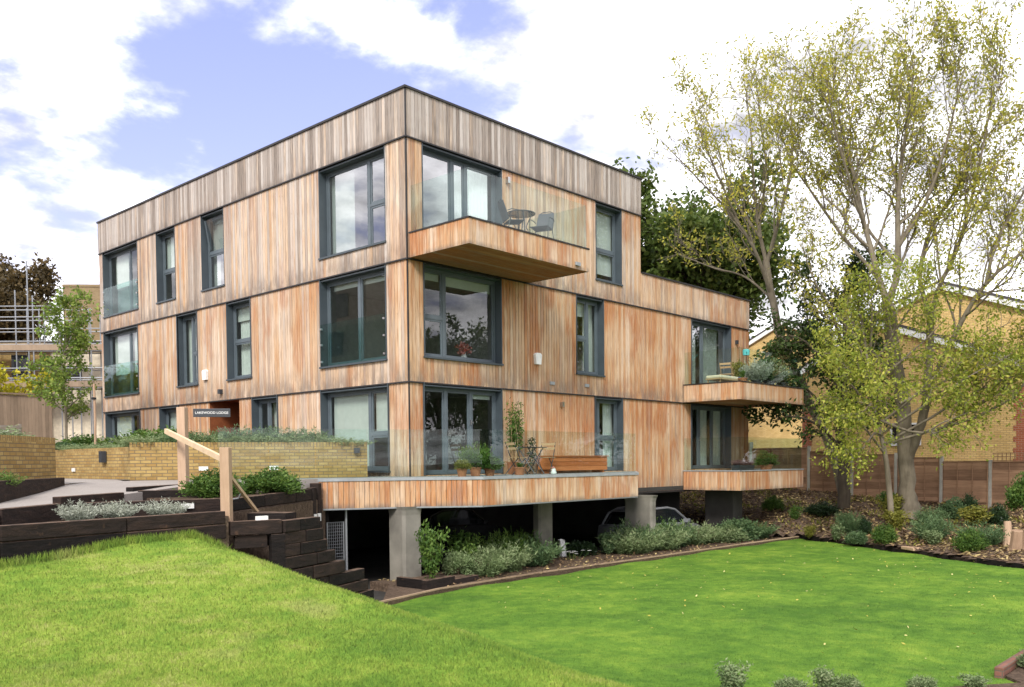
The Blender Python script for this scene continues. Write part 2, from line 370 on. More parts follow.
K['terracotta'] = plain('terracotta', (0.32, 0.13, 0.065), 0.85)
K['bluepot'] = plain('blue_glazed_pot', (0.035, 0.12, 0.24), 0.3, 0.5)
K['turq'] = plain('turquoise_plastic', (0.12, 0.50, 0.52), 0.5)
K['iron'] = plain('dark_painted_steel', (0.03, 0.034, 0.04), 0.45, 0.5)
K['weave'] = plain('grey_mesh_weave', (0.07, 0.075, 0.085), 0.7)
K['teak'] = timber('oiled_bench', (0.28, 0.085, 0.025), (0.46, 0.17, 0.06), (2, 9, 20))
K['slat'] = timber('bistro_slats', (0.30, 0.19, 0.10), (0.48, 0.34, 0.20), (12, 3, 12))
K['bark'] = timber('ash_bark', (0.11, 0.092, 0.065), (0.34, 0.295, 0.22), (7, 7, 1.6), 0.9, 0.12)
K['bark_dark'] = timber('dark_bark', (0.045, 0.036, 0.026), (0.13, 0.105, 0.075), (7, 7, 1.6), 0.9, 0.12)
K['stumpwood'] = timber('cut_wood', (0.26, 0.17, 0.11), (0.48, 0.34, 0.23), (9, 9, 2))
K['soil'] = None
K['carpaint'] = plain('silver_car_paint', (0.24, 0.25, 0.265), 0.3, 0.6, 0.3, 0.03)
K['cardark'] = plain('dark_car_paint', (0.03, 0.033, 0.036), 0.25, 0.6, 0.5, 0.03)
K['rubber'] = plain('tyre_rubber', (0.02, 0.02, 0.02), 0.8)
K['carglass'] = plain('dark_car_glass', (0.01, 0.012, 0.014), 0.05, 0.6)
K['cream'] = plain('cream_render', (0.62, 0.55, 0.42), 0.9)
K['lens'] = plain('frosted_lens', (0.75, 0.75, 0.72), 0.4)
# ------------------------------------------------------------------ ground materials and shapes
def ground_mat():
    m = Mat('bare_earth', 0.95, 0.1); v = m.coord(); n = m.noise(v, 0.6, 6); n2 = m.noise(v, 14, 6, 0.65)
    f = m.math('ADD', m.math('MULTIPLY', n, 0.4), m.math('MULTIPLY', n2, 0.6))
    m.color(m.ramp(f, [(0.3, (0.035, 0.025, 0.018)), (0.5, (0.10, 0.070, 0.050)), (0.7, (0.20, 0.145, 0.105))])); m.bump(n2, 0.9, 0.04); return m.m
K['soil'] = ground_mat()
def path_mat():
    m = Mat('resin_path', 0.85, 0.2); v = m.coord(); n = m.noise(v, 60, 4, 0.7); n2 = m.noise(v, 0.9, 5)
    c = m.ramp(n, [(0.3, (0.235, 0.21, 0.19)), (0.7, (0.35, 0.32, 0.295))]); m.color(m.mix(m.rng(n2, 0.35, 0.7, 0, 0.3), c, (0.20, 0.18, 0.165))); m.bump(n, 0.4, 0.004); return m.m
K['path'] = path_mat()
LAWN_A = [(0.2, (0.050, 0.125, 0.010)), (0.45, (0.085, 0.190, 0.014)), (0.65, (0.125, 0.235, 0.020)), (0.85, (0.24, 0.27, 0.06))]
def lawn_color(m, v, extra=None):
    n = m.noise(v, 0.45, 5, 0.6); n2 = m.noise(v, 2.6, 5, 0.65); n3 = m.noise(v, 11, 3)
    f = m.math('ADD', m.math('MULTIPLY', n, 0.75), m.math('ADD', m.math('MULTIPLY', n2, 0.62), m.math('MULTIPLY', n3, 0.2)))
    # the bank is drier and yellower than the level lawn
    sp = m.n('ShaderNodeSeparateXYZ'); m.l(v, sp.inputs[0])
    dry = m.rng(sp.outputs[2], -2.5, -1.2, -0.355, -0.135)
    f = m.math('ADD', f, dry)
    if extra is not None: f = m.math('ADD', f, m.math('MULTIPLY', m.math('SUBTRACT', extra, 0.5), 0.22))
    c = m.ramp(f, [(0.28, (0.072, 0.162, 0.022)), (0.44, (0.122, 0.236, 0.029)), (0.58, (0.190, 0.310, 0.038)), (0.72, (0.29, 0.385, 0.055)), (0.88, (0.44, 0.44, 0.15))])
    st = m.noise(v, 1.15, 4, 0.6); bank = m.rng(sp.outputs[2], -2.45, -1.6)
    c = m.mix(m.math('MULTIPLY', m.rng(st, 0.56, 0.72), m.math('ADD', m.math('MULTIPLY', bank, 0.38), 0.07)), c, (0.43, 0.40, 0.15))   # thin strawy patches
    return c
def lawn_mat():
    m = Mat('lawn_turf', 0.9, 0.1); v = m.coord(); c = lawn_color(m, v); fine = m.noise(v, 90, 3, 0.7)
    m.color(m.mix(m.rng(fine, 0.35, 0.7, 0.35, 0), c, (0.03, 0.07, 0.008))); m.bump(fine, 0.8, 0.02); return m.m
K['lawn'] = lawn_mat()
def blade_mat():
    m = Mat('grass_blades', 0.6, 0.2); v = m.coord(); c = lawn_color(m, v, m.attr('rnd')); m.color(c); m.leafy(c, 0.3)
    ge = m.n('ShaderNodeNewGeometry'); va = m.n('ShaderNodeVectorMath', operation='SCALE'); m.l(ge.outputs['Normal'], va.inputs[0]); va.inputs['Scale'].default_value = 0.35
    vb = m.n('ShaderNodeVectorMath', operation='ADD'); m.l(va.outputs[0], vb.inputs[0]); vb.inputs[1].default_value = (0, 0, 0.9); vc = m.n('ShaderNodeVectorMath', operation='NORMALIZE'); m.l(vb.outputs[0], vc.inputs[0]); m.l(vc.outputs[0], m.b.inputs['Normal']); return m.m   # turf lights like a lawn, not like loose cards
K['blade'] = blade_mat()

LAWN_Z = -2.65
def latD(x, y):
    dx, dy = x - CAM[0], y - CAM[1]; return dx * 0.6786 - dy * 0.7345, dx * 0.7345 + dy * 0.6786
def lawn_h(x, y):
    lat, D = latD(x, y)
    d = (lat + 2.6) * -0.78 + (D - 17) * -0.625
    top = np.clip(-1.5 + (D - 6) * 0.092, -1.6, -0.80)
    s = np.interp(d, [-0.8, 0, 0.8, 1.6, 2.3, 3.0, 3.4, 4.0, 5.0], [0, 0.02, 0.07, 0.15, 0.265, 0.53, 0.80, 0.97, 1.0])
    bumps = 0.012 * np.sin(x * 3.1 + y * 1.7) + 0.012 * np.sin(x * 1.3 - y * 2.9)
    return LAWN_Z + (top - LAWN_Z) * s + bumps
def bed_edge_x(y):
    y = np.asarray(y, float)
    return np.where(y < -2.8, 15.8 + (y + 2.8) * 0.6174, 15.8 - np.clip((y + 2.8) / 0.9, 0, 1) * 1.6)
def bed_h(x, y):
    xe = bed_edge_x(y); zf = np.clip(-1.03 + 0.081 * y, -1.95, -0.75)
    t = np.clip((x - xe) / (20.9 - xe), 0, 1)
    return -2.53 + (zf + 2.53) * t ** 0.85 + 0.03 * np.sin(x * 2.3 + y) * np.sin(y * 1.9 - x)
def pip(x, y, poly):
    c = np.zeros(np.shape(x), bool); n = len(poly)
    for i in range(n):
        (x0, y0), (x1, y1) = poly[i], poly[(i + 1) % n]
        k = ((y0 > y) != (y1 > y)) & (x < (x1 - x0) * (y - y0) / ((y1 - y0) + 1e-12) + x0)
        c ^= k
    return c
S5A, S5B = (-6.40, -4.32), (-3.60, -3.22)
UPPER = [(-40, -10.8), (-10.74, -4.72), (-7.25, -4.05), (-6.85, -3.35), (-2.42, 0.16), (-2.42, 8.2), (12.2, 8.2), (12.2, 60), (-60, 60), (-60, -10.8)]
STAIRZONE = [(-7.25, -4.05), (-6.40, -4.26), (-3.62, -3.17), (-2.9, -2.6), (-2.42, 0.16), (-6.85, -3.35)]
def grid_sheet(name, mat, x0, x1, y0, y1, st, hf, keep, kind='structure', flip=False):
    xs = np.arange(x0, x1 + st / 2, st); ys = np.arange(y0, y1 + st / 2, st)
    X, Y = np.meshgrid(xs, ys); Z = hf(X, Y)
    ny, nx = X.shape; idx = np.arange(nx * ny).reshape(ny, nx)
    q = np.stack([idx[:-1, :-1], idx[:-1, 1:], idx[1:, 1:], idx[1:, :-1]], -1).reshape(-1, 4)
    cxm = (X[:-1, :-1] + X[1:, 1:]).ravel() / 2; cym = (Y[:-1, :-1] + Y[1:, 1:]).ravel() / 2
    q = q[keep(cxm, cym)]
    used = np.unique(q); mp = -np.ones(nx * ny, int); mp[used] = np.arange(len(used))
    V = np.stack([X.ravel(), Y.ravel(), Z.ravel()], -1)[used]
    me = bpy.data.meshes.new(name); me.from_pydata(V.tolist(), [], mp[q].tolist()); me.materials.append(mat)
    me.polygons.foreach_set('use_smooth', [True] * len(me.polygons)); me.update()
    o = bpy.data.objects.new(name, me); link(o); return tag(o, kind=kind)

g = MB(); g.face([(-900, -900, -3.3), (900, -900, -3.3), (900, 900, -3.3), (-900, 900, -3.3)]); tag(g.build('ground', K['soil']), kind='structure')
lawn_keep = lambda x, y: (y < -2.42) & (x < bed_edge_x(y) + 0.12) & ~pip(x, y, UPPER) & ~pip(x, y, STAIRZONE)
grid_sheet('lawn', K['lawn'], -26, 17, -32, -2.3, 0.14, lawn_h, lawn_keep)
u = MB(); u.prism(UPPER, -3.28, -0.62, False); tag(u.build('upper_ground', K['soil']), kind='structure')
# sloping path up to the entrance
PR = [(-22.0, -12.6, -0.95), (-13.5, -6.35, -0.63), (-10.4, -3.70, -0.50), (-9.22, -2.60, -0.42), (-7.66, -1.33, -0.31), (-6.2, -0.40, -0.235), (-4.4, -0.10, -0.19), (-2.62, 0.10, -0.155)]
PL = [(-22.5, -9.9, -0.93), (-13.0, -3.9, -0.56), (-9.95, -1.75, -0.40), (-8.5, 0.3, -0.28), (-7.64, 1.47, -0.19), (-6.6, 2.9, -0.16), (-5.4, 2.87, -0.155), (-1.0, 0.62, -0.150)]
p = MB()
for i in range(len(PR) - 1):
    p.face([PR[i], PR[i + 1], PL[i + 1], PL[i]])
    p.face([(PR[i][0], PR[i][1], -0.7 - (i < 1) * .4), (PR[i + 1][0], PR[i + 1][1], -0.7), PR[i + 1], PR[i]])
p.face([(-6.6, 2.9, -0.16), (-5.75, 3.05, -0.16), (-5.2, 4.7, -0.15), (-5.0, 9.4, -0.15), (-9.6, 9.4, -0.15), (-7.9, 1.6, -0.19)])
p.face([(-5.4, 3.3, -0.152), (-0.3, 1.6, -0.152), (-0.02, 4.3, -0.152), (-0.02, 10.0, -0.152), (-5.2, 9.9, -0.152), (-5.2, 4.7, -0.152)])
tag(p.build('path', K['path']), kind='structure')

# ------------------------------------------------------------------ the timber-clad apartment building
BLD = thing('apartment_building', 'three storey timber clad apartment block with dark framed windows and projecting glass fronted balconies', 'apartment block', (0, 0, 0))
L_, R1_, R2_ = 17.64, 9.93, 17.24
ZR, ZB1, ZB2, ZB3, ZL, ZBOT, DECK = 9.28, 8.14, 5.20, 2.20, 6.28, -0.84, -0.15
def P(face, u, d, z): return (d, u, z) if face == 'L' else (u, d, z)
def fbox(mb, face, u0, u1, d0, d1, z0, z1, r=None, g=0.0):
    if face == 'L': mb.box(d0, d1, u0, u1, z0, z1, r=r, g=g)
    else: mb.box(u0, u1, d0, d1, z0, z1, r=r, g=g)
BW = 0.118
def cladding(name, face, u0, u1, z0, z1, ops, mat, proud):
    """vertical boards with real gaps, cut round the openings"""
    mb = MB(); k0 = int(math.floor(u0 / BW)); a = k0 * BW
    while a < u1 - 1e-4:
        b = a + BW; s, e = max(a, u0) + 0.006, min(b, u1) - 0.006
        r = random.random(); jit = random.uniform(0, 0.004)
        cuts = sorted({s, e} | {q for o in ops for q in (o[0], o[1]) if s + 0.012 < q < e - 0.012})
        for c0, c1 in zip(cuts[:-1], cuts[1:]):
            mid = (c0 + c1) / 2; segs = [(z0, z1)]
            for o in ops:
                if o[0] < mid < o[1]:
                    ns = []
                    for q0, q1 in segs:
                        if o[3] <= q0 or o[2] >= q1: ns.append((q0, q1)); continue
                        if o[2] > q0 + 0.02: ns.append((q0, o[2]))
                        if o[3] < q1 - 0.02: ns.append((o[3], q1))
                    segs = ns
            for q0, q1 in segs:
                d = -proud - jit
                def X(u, z, dd=d): return P(face, u, dd, z)
                n = max(1, int((q1 - q0) / 0.7))
                for i in range(n):
                    w0, w1 = q0 + (q1 - q0) * i / n, q0 + (q1 - q0) * (i + 1) / n
                    pts = [X(c0, w0), X(c1, w0), X(c1, w1), X(c0, w1)]
                    uv = [(c0, w0), (c1, w0), (c1, w1), (c0, w1)]
                    if face == 'L': pts.reverse(); uv.reverse()
                    mb.face(pts, uv, r, 0.0)
                    mb.grv.append([(z - z0) / (z1 - z0) for _, z in uv])
                for cc in (c0, c1):
                    mb.face([X(cc, q0), X(cc, q1), X(cc, q1, 0.01), X(cc, q0, 0.01)], [(cc, q0), (cc, q1), (cc + .02, q1), (cc + .02, q0)], r); mb.grv.append([0.5] * 4)
                for zz in (q0, q1):
                    mb.face([X(c0, zz), X(c1, zz), X(c1, zz, 0.01), X(c0, zz, 0.01)], [(c0, zz), (c1, zz), (c1, zz + .02), (c0, zz + .02)], r); mb.grv.append([0.5] * 4)
        a = b
    o = build_gr(mb, name, mat, BLD); return o
def build_gr(mb, name, mat, parent):
    """like build(), with gr as a per-corner attribute"""
    o = mb.build(name, mat, parent); me = o.data
    me.attributes.remove(me.attributes['gr'])
    a = me.attributes.new('gr', 'FLOAT', 'CORNER'); a.data.foreach_set('value', np.array([q for f in mb.grv for q in f], np.float32)); return o
_oi = MB.__init__
def _ni(s): _oi(s); s.grv = []
MB.__init__ = _ni
OPS = dict(
 L=dict(L1=(14.46, 17.3, 5.73, ZB1), L2=(11.70, 13.02, 5.73, ZB1), L3=(8.56, 9.94, 5.73, ZB1), L4=(0.77, 3.55, 5.73, ZB1),
        M1=(14.58, 17.4, 2.76, ZB2), M2=(10.35, 11.70, 2.79, ZB2), M3=(7.13, 8.49, 2.80, ZB2), M4=(0.80, 3.59, 2.80, ZB2),
        G1=(14.58, 17.4, -0.10, ZB3), G2=(11.74, 13.05, -0.10, ZB3), E=(7.92, 9.70, -0.14, ZB3), G3=(5.78, 7.13, -0.10, ZB3), G4=(0.77, 3.63, -0.02, ZB3)),
 R=dict(R1=(0.49, 3.35, 5.74, ZB1), R2=(7.53, 8.86, 5.75, ZB1), R3=(0.50, 3.30, 2.84, ZB2), R4=(6.57, 7.91, 2.82, ZB2), R5=(13.05, 15.81, 2.74, ZB2),
        R6=(0.46, 3.29, -0.13, ZB3), R7=(7.48, 8.90, -0.13, ZB3), R8=(13.05, 15.81, -0.13, ZB3)))
def ops_for(face): return list(OPS[face].values())
cladding('parapet_cladding', 'L', -0.032, L_, ZB1, ZR, [], K['cedar_top'], 0.060)
cladding('parapet_cladding', 'R', -0.032, R1_, ZB1, ZR, [], K['cedar_top'], 0.060)
cladding('upper_cladding', 'L', -0.012, L_, ZB2, ZB1, ops_for('L'), K['cedar_side'], 0.040)
cladding('upper_cladding', 'R', -0.012, R1_, ZB2, ZB1, ops_for('R'), K['cedar_mid'], 0.040)
cladding('upper_cladding', 'R', R1_, R2_, ZB2, ZL, [], K['cedar_mid'], 0.040)
cladding('middle_cladding', 'L', 0.008, L_, ZB3, ZB2, ops_for('L'), K['cedar_mid'], 0.020)
cladding('middle_cladding', 'R', 0.008, R2_, ZB3, ZB2, ops_for('R'), K['cedar_low'], 0.020)
cladding('lower_cladding', 'L', 0.02, L_, -0.24, ZB3, ops_for('L'), K['cedar_mid'], 0.0)
cladding('lower_cladding', 'R', 0.02, R2_, ZBOT, ZB3, ops_for('R'), K['cedar_low'], 0.0)
# structural wall behind the boards, pierced by the openings
def pierced(mb, face, u0, u1, z0, z1, d, ops):
    us = sorted({u0, u1} | {q for o in ops for q in o[:2] if u0 < q < u1}); zs = sorted({z0, z1} | {q for o in ops for q in o[2:] if z0 < q < z1})
    for a, b in zip(us[:-1], us[1:]):
        for c, e in zip(zs[:-1], zs[1:]):
            m_, n_ = (a + b) / 2, (c + e) / 2
            if any(o[0] < m_ < o[1] and o[2] < n_ < o[3] for o in ops): continue
            mb.face([P(face, a, d, c), P(face, b, d, c), P(face, b, d, e), P(face, a, d, e)])
b = MB()
pierced(b, 'L', 0.0, L_, -0.2, ZR - 0.02, 0.012, ops_for('L')); pierced(b, 'R', 0.0, R1_, ZBOT, ZR - 0.02, 0.012, ops_for('R')); pierced(b, 'R', R1_, R2_, ZBOT, ZL - 0.02, 0.012, ops_for('R'))
b.build('inner_wall', K['backing'], BLD)
b = MB()   # sides and rear away from the camera, roofs
b.face([(R1_, 0, ZL - .3), (R1_, L_, ZL - .3), (R1_, L_, ZR), (R1_, 0, ZR)]); b.face([(R2_, 0, ZBOT), (R2_, 9.5, ZBOT), (R2_, 9.5, ZL), (R2_, 0, ZL)])
b.face([(R2_, 9.5, ZBOT), (R1_, 9.5, ZBOT), (R1_, 9.5, ZL), (R2_, 9.5, ZL)]); b.face([(0, L_, -0.2), (R1_, L_, -0.2), (R1_, L_, ZR), (0, L_, ZR)])
b.face([(R1_, 9.5, -0.2), (R1_, L_, -0.2), (R1_, L_, ZL), (R1_, 9.5, ZL)])
b.build('rear_wall', K['cedar_side'], BLD)
b = MB(); b.face([(0.0, 0.0, ZR - .12), (R1_, 0.0, ZR - .12), (R1_, L_, ZR - .12), (0, L_, ZR - .12)]); b.face([(R1_ + .01, 0.0, ZL - .12), (R2_, 0.0, ZL - .12), (R2_, 9.5, ZL - .12), (R1_ + .01, 9.5, ZL - .12)])
b.build('roof', K['cap'], BLD)
# flashings, copings and corner trims
b = MB()
b.box(-0.10, 0.12, -0.10, L_ + .02, ZR, ZR + .055); b.box(0.121, R1_ + .03, -0.10, 0.12, ZR, ZR + .055); b.box(R1_ + .031, R2_ + .03, -0.08, 0.12, ZL, ZL + .05)
b.box(R1_ - .1, R1_ + .03, 0.121, L_, ZR, ZR + .055)
b.build('coping', K['flash'], BLD)
b = MB()
def flash(z, pr, u1L, u1R, h=0.034):
    b.box(-pr, -0.001, -pr, u1L, z - h, z); b.box(-0.0009, u1R, -pr, -0.001, z - h, z)
flash(ZB1, 0.085, L_, R1_); flash(ZB2, 0.065, L_, R2_); flash(ZB3, 0.045, L_, R2_)
b.box(4.5, R2_, -0.04, 0.0, ZBOT - .06, ZBOT)
b.build('band_flashing', K['flash'], BLD)
b = MB()
for z0, z1, pr in ((ZB1 + .001, ZR - .001, 0.066), (ZB2 + .001, ZB1 - .051, 0.046), (ZB3 + .001, ZB2 - .051, 0.026), (-0.14, ZB3 - .051, 0.006)):
    b.box(-pr, -pr + .030, -pr, -pr + .030, z0, z1)
b.build('corner_trim', K['flash'], BLD)

# ---- windows
def lightset(face, cols, u0, u1):
    """cols are given left to right as seen from outside"""
    w = u1 - u0; out = []; acc = 0
    for c in cols:
        a, b_ = acc, acc + c[0]; acc = b_
        out.append(((u1 - b_ * w, u1 - a * w) if face == 'L' else (u0 + a * w, u0 + b_ * w)) + (c[1],))
    return out
def window(key, face, cols, kind='window', gl='glass', dep=0.19, blind=None, curtain=(), guard=False, handle=None, sill=True, tilt=None):
    u0, u1, z0, z1 = OPS[face][key]
    f = MB(); e = 0.012
    # reveal lining
    fbox(f, face, u0 - .015, u0 + e, -0.05, dep + .06, z0, z1 - .001); fbox(f, face, u1 - e, u1 + .015, -0.05, dep + .06, z0, z1 - .001)
    fbox(f, face, u0 + e, u1 - e, -0.02, dep + .06, z1 - .09, z1 - .055); fbox(f, face, u0 + e, u1 - e, dep - .04, dep + .06, z1 - .0545, z1 - .001)
    o = f.build('french_window' if kind == 'door' else 'window', K['metal'], BLD)
    f = MB(); a0, a1, b0, b1 = u0 + e, u1 - e, z0 + .015, z1 - .09
    fw = 0.062
    fbox(f, face, a0, a1, dep, dep + .07, b0, b0 + fw); fbox(f, face, a0, a1, dep, dep + .07, b1 - fw, b1)
    fbox(f, face, a0, a0 + fw, dep, dep + .07, b0 + fw, b1 - fw); fbox(f, face, a1 - fw, a1, dep, dep + .07, b0 + fw, b1 - fw)
    ls = lightset(face, cols, a0 + fw, a1 - fw)
    panes = MB(); sash = MB()
    for i, (s, t, trs) in enumerate(ls):
        inner = sorted(q[1] if face == 'R' else q[0] for q in ls)
        if i < len(ls) - 1:
            m_ = t if face == 'R' else s
            fbox(f, face, m_ - .045, m_ + .045, dep - .004, dep + .074, b0 + fw, b1 - fw)
        lo, hi = s + .046, t - .046
        if i == 0:
            if face == 'R': lo = s
            else: hi = t
        if i == len(ls) - 1:
            if face == 'R': hi = t
            else: lo = s
        zz = [b0 + fw] + [b0 + fw + (b1 - b0 - 2 * fw) * q for q in trs] + [b1 - fw]
        for j in range(len(zz) - 1):
            q0, q1 = zz[j], zz[j + 1]
            if j > 0: fbox(f, face, lo, hi, dep - .002, dep + .072, q0 - .035, q0 + .035); q0 += .036
            if j < len(zz) - 2: q1 -= .036
            sw = 0.05 if (trs or kind == 'door' or len(ls) > 1) else 0.03
            fbox(sash, face, lo + .002, hi - .002, dep + .012, dep + .05, q0 + .002, q0 + sw); fbox(sash, face, lo + .002, hi - .002, dep + .012, dep + .05, q1 - sw, q1 - .002)
            fbox(sash, face, lo + .002, lo + sw, dep + .012, dep + .05, q0 + sw, q1 - sw); fbox(sash, face, hi - sw, hi - .002, dep + .012, dep + .05, q0 + sw, q1 - sw)
            g0, g1, h0, h1 = lo + sw, hi - sw, q0 + sw, q1 - sw
            td = 0.0
            if tilt and tilt == (i, j): td = -0.17
            panes.face([P(face, g0, dep + .03, h0), P(face, g1, dep + .03, h0), P(face, g1, dep + .03 + td, h1), P(face, g0, dep + .03 + td, h1)])
            if tilt and tilt == (i, j):
                for gu in (g0 - .03, g1):
                    sash.hexa([P(face, gu, dep + .0, h0), P(face, gu + .03, dep + .0, h0), P(face, gu + .03, dep + .04, h0), P(face, gu, dep + .04, h0),
                               P(face, gu, dep + td, h1), P(face, gu + .03, dep + td, h1), P(face, gu + .03, dep + td + .04, h1), P(face, gu, dep + td + .04, h1)])
    f.build('frame', K['frame'], o); sash.build('sash', K['frame'], o); panes.build('pane', K[gl], o)
    if sill:
        s_ = MB(); fbox(s_, face, u0 - .03, u1 + .03, -0.085, dep + .0, z0 - .035, z0 + .012); s_.build('sill', K['metal'], o)
    if blind:   # (u fraction from, to, drop fraction)
        bb = MB()
        for s, t, dr in blind:
            p0, p1 = (u1 - t * (u1 - u0), u1 - s * (u1 - u0)) if face == 'L' else (u0 + s * (u1 - u0), u0 + t * (u1 - u0))
            fbox(bb, face, p0 + .03, p1 - .03, dep + .13, dep + .138, b1 - (b1 - b0) * dr, b1 - .03)
        bb.build('blind', K['blind'], o)
    if curtain:
        cc = MB()
        for s, t in curtain:
            p0, p1 = (u1 - t * (u1 - u0), u1 - s * (u1 - u0)) if face == 'L' else (u0 + s * (u1 - u0), u0 + t * (u1 - u0))
            n = max(6, int((p1 - p0) / 0.035)); prev = None
            for k in range(n + 1):
                q = p0 + (p1 - p0) * k / n; dd = dep + .2 + .03 * math.sin(k * 1.7)
                if prev: cc.face([P(face, prev[0], prev[1], b0 + .02), P(face, q, dd, b0 + .02), P(face, q, dd, b1 - .03), P(face, prev[0], prev[1], b1 - .03)])
                prev = (q, dd)
        cc.build('curtain', K['curtain'], o, smooth=True)
    if guard:
        gm = MB(); h = guard; fbox(gm, face, u0 + .02, u1 - .02, -0.062, -0.048, z0 + .02, z0 + h); gm.build('glass_guard', K['guard'], o)
        for uu in (u0 + .02, u1 - .08):
            for zz in (z0 + .12, z0 + h * .5, z0 + h - .15): cl = MB(); fbox(cl, face, uu, uu + .06, -0.085, -0.025, zz, zz + .05); cl.build('clamp', K['steel'], o)
    if handle:
        for (fr, zz) in handle:
            hm = MB(); uu = u0 + fr * (u1 - u0); fbox(hm, face, uu - .012, uu + .012, dep - .05, dep, zz - .07, zz + .07)
            fbox(hm, face, uu - .012, uu + .09, dep - .055, dep - .035, zz - .012, zz + .012)
            hm.build('handle', K['steel'], o)
    return o
window('L1', 'L', [(0.62, ()), (0.38, ())], gl='glass', guard=1.05, blind=[(0.1, 0.6, 0.55)])
window('L2', 'L', [(1.0, (0.45,))], gl='glass', blind=[(0.0, 1.0, 0.5)])
window('L3', 'L', [(1.0, (0.50,))], gl='glass_bright', curtain=[(0.0, 0.3)], blind=[(0.25, 1.0, 0.5)], tilt=(0, 1))  # upper blind stands in for white sky reflected by the tilted sash
window('L4', 'L', [(0.68, ()), (0.32, (0.47,))], gl='glass_bright', blind=[(0.02, 0.40, 1.0)])
window('M1', 'L', [(0.62, ()), (0.38, ())], guard=1.15, blind=[(0.05, 0.60, 0.66), (0.62, 0.98, 0.66)])
window('M2', 'L', [(0.48, ()), (0.52, (0.45,))], curtain=[(0.0, 0.45)], blind=[(0.5, 1.0, 0.45)])
window('M3', 'L', [(1.0, (0.50,))], curtain=[(0.1, 0.55)], blind=[(0.0, 1.0, 0.22)])
window('M4', 'L', [(0.52, ()), (0.48, ())], guard=1.15, blind=[(0.05, 0.95, 0.10)])
window('G1', 'L', [(0.62, ()), (0.38, ())], blind=[(0.05, 0.6, 0.7)])
window('G2', 'L', [(1.0, (0.5,))], blind=[(0.0, 1.0, 0.5)])
window('G3', 'L', [(0.4, ()), (0.6, ())], curtain=[(0.35, 0.95)])
window('G4', 'L', [(0.66, ()), (0.34, (0.44,))], blind=[(0.03, 0.66, 0.97), (0.67, 0.97, 0.6)])
window('R1', 'R', [(0.42, ()), (0.18, ()), (0.40, ())], kind='door', gl='glass_bright', sill=False, curtain=[(0.45, 0.95)])
window('R2', 'R', [(0.16, ()), (0.84, (0.42,))], blind=[(0.14, 0.98, 0.88)])
window('R3', 'R', [(0.30, (0.45,)), (0.70, ())], blind=[(0.02, 0.30, 0.12), (0.31, 0.98, 0.15)])
window('R4', 'R', [(0.60, (0.48,)), (0.40, ())], blind=[(0.02, 0.58, 0.22)], curtain=[(0.62, 0.98)])
window('R5', 'R', [(0.38, ()), (0.62, ())], kind='door', gl='glass_bright', sill=False, curtain=[(0.0, 0.35), (0.5, 0.9)])
window('R6', 'R', [(0.32, ()), (0.34, ()), (0.34, ())], kind='door', sill=False, handle=[(0.355, 0.95), (0.645, 1.25)], blind=[(0.68, 0.97, 0.10)])
window('R7', 'R', [(0.26, ()), (0.74, (0.46,))], kind='door', sill=False, handle=[(0.86, 0.95)], curtain=[(0.65, 0.98)])
window('R8', 'R', [(0.30, ()), (0.35, ()), (0.35, ())], kind='door', sill=False, handle=[(0.31, 0.95)], curtain=[(0.02, 0.2), (0.42, 0.62), (0.7, 0.98)])
# rooms behind the glass
def room(x0, x1, y0, y1, z0, z1, skip):
    r = MB(); r.box(x0, x1, y0, y1, z0, z1, skip=skip); o = r.build('room', K['room'], BLD); return o
for z0, z1 in ((-0.16, 2.25), (2.62, 5.25), (5.62, 8.2)):
    room(0.27, 5.2, 0.27, 5.2, z0, z1, ('a', 'd'))         # corner room, open to both facades
for face, keys in (('L', ('L1', 'L2', 'L3', 'M1', 'M2', 'M3', 'G1', 'G2', 'G3')), ('R', ('R2', 'R4', 'R5', 'R7', 'R8'))):
    for k in keys:
        u0, u1, z0, z1 = OPS[face][k]
        if face == 'L': room(0.27, 3.4, max(u0 - .3, 5.3), min(u1 + .3, L_ - .02), z0 - .1, z1 + .05, ('d',))
        else: room(u0 - .3, u1 + .3, 0.27, 3.4, z0 - .1, z1 + .05, ('a',))
# recessed entrance
u0, u1, z0, z1 = OPS['L']['E']
e_ = MB(); e_.face([(1.1, u0, z0), (1.1, u1, z0), (1.1, u1, z1), (1.1, u0, z1)]); e_.face([(0, u1, z0), (1.1, u1, z0), (1.1, u1, z1), (0, u1, z1)]); e_.face([(0, u0, z0), (1.1, u0, z0), (1.1, u0, z1), (0, u0, z1)]); e_.face([(0, u0, z1), (1.1, u0, z1), (1.1, u1, z1), (0, u1, z1)])
eo = e_.build('entrance_porch', K['red_timber'], BLD)
d_ = MB(); d_.box(1.02, 1.09, u0 + .35, u1 - .35, z0, z1 - .15); d_.build('door', K['red_timber'], eo)

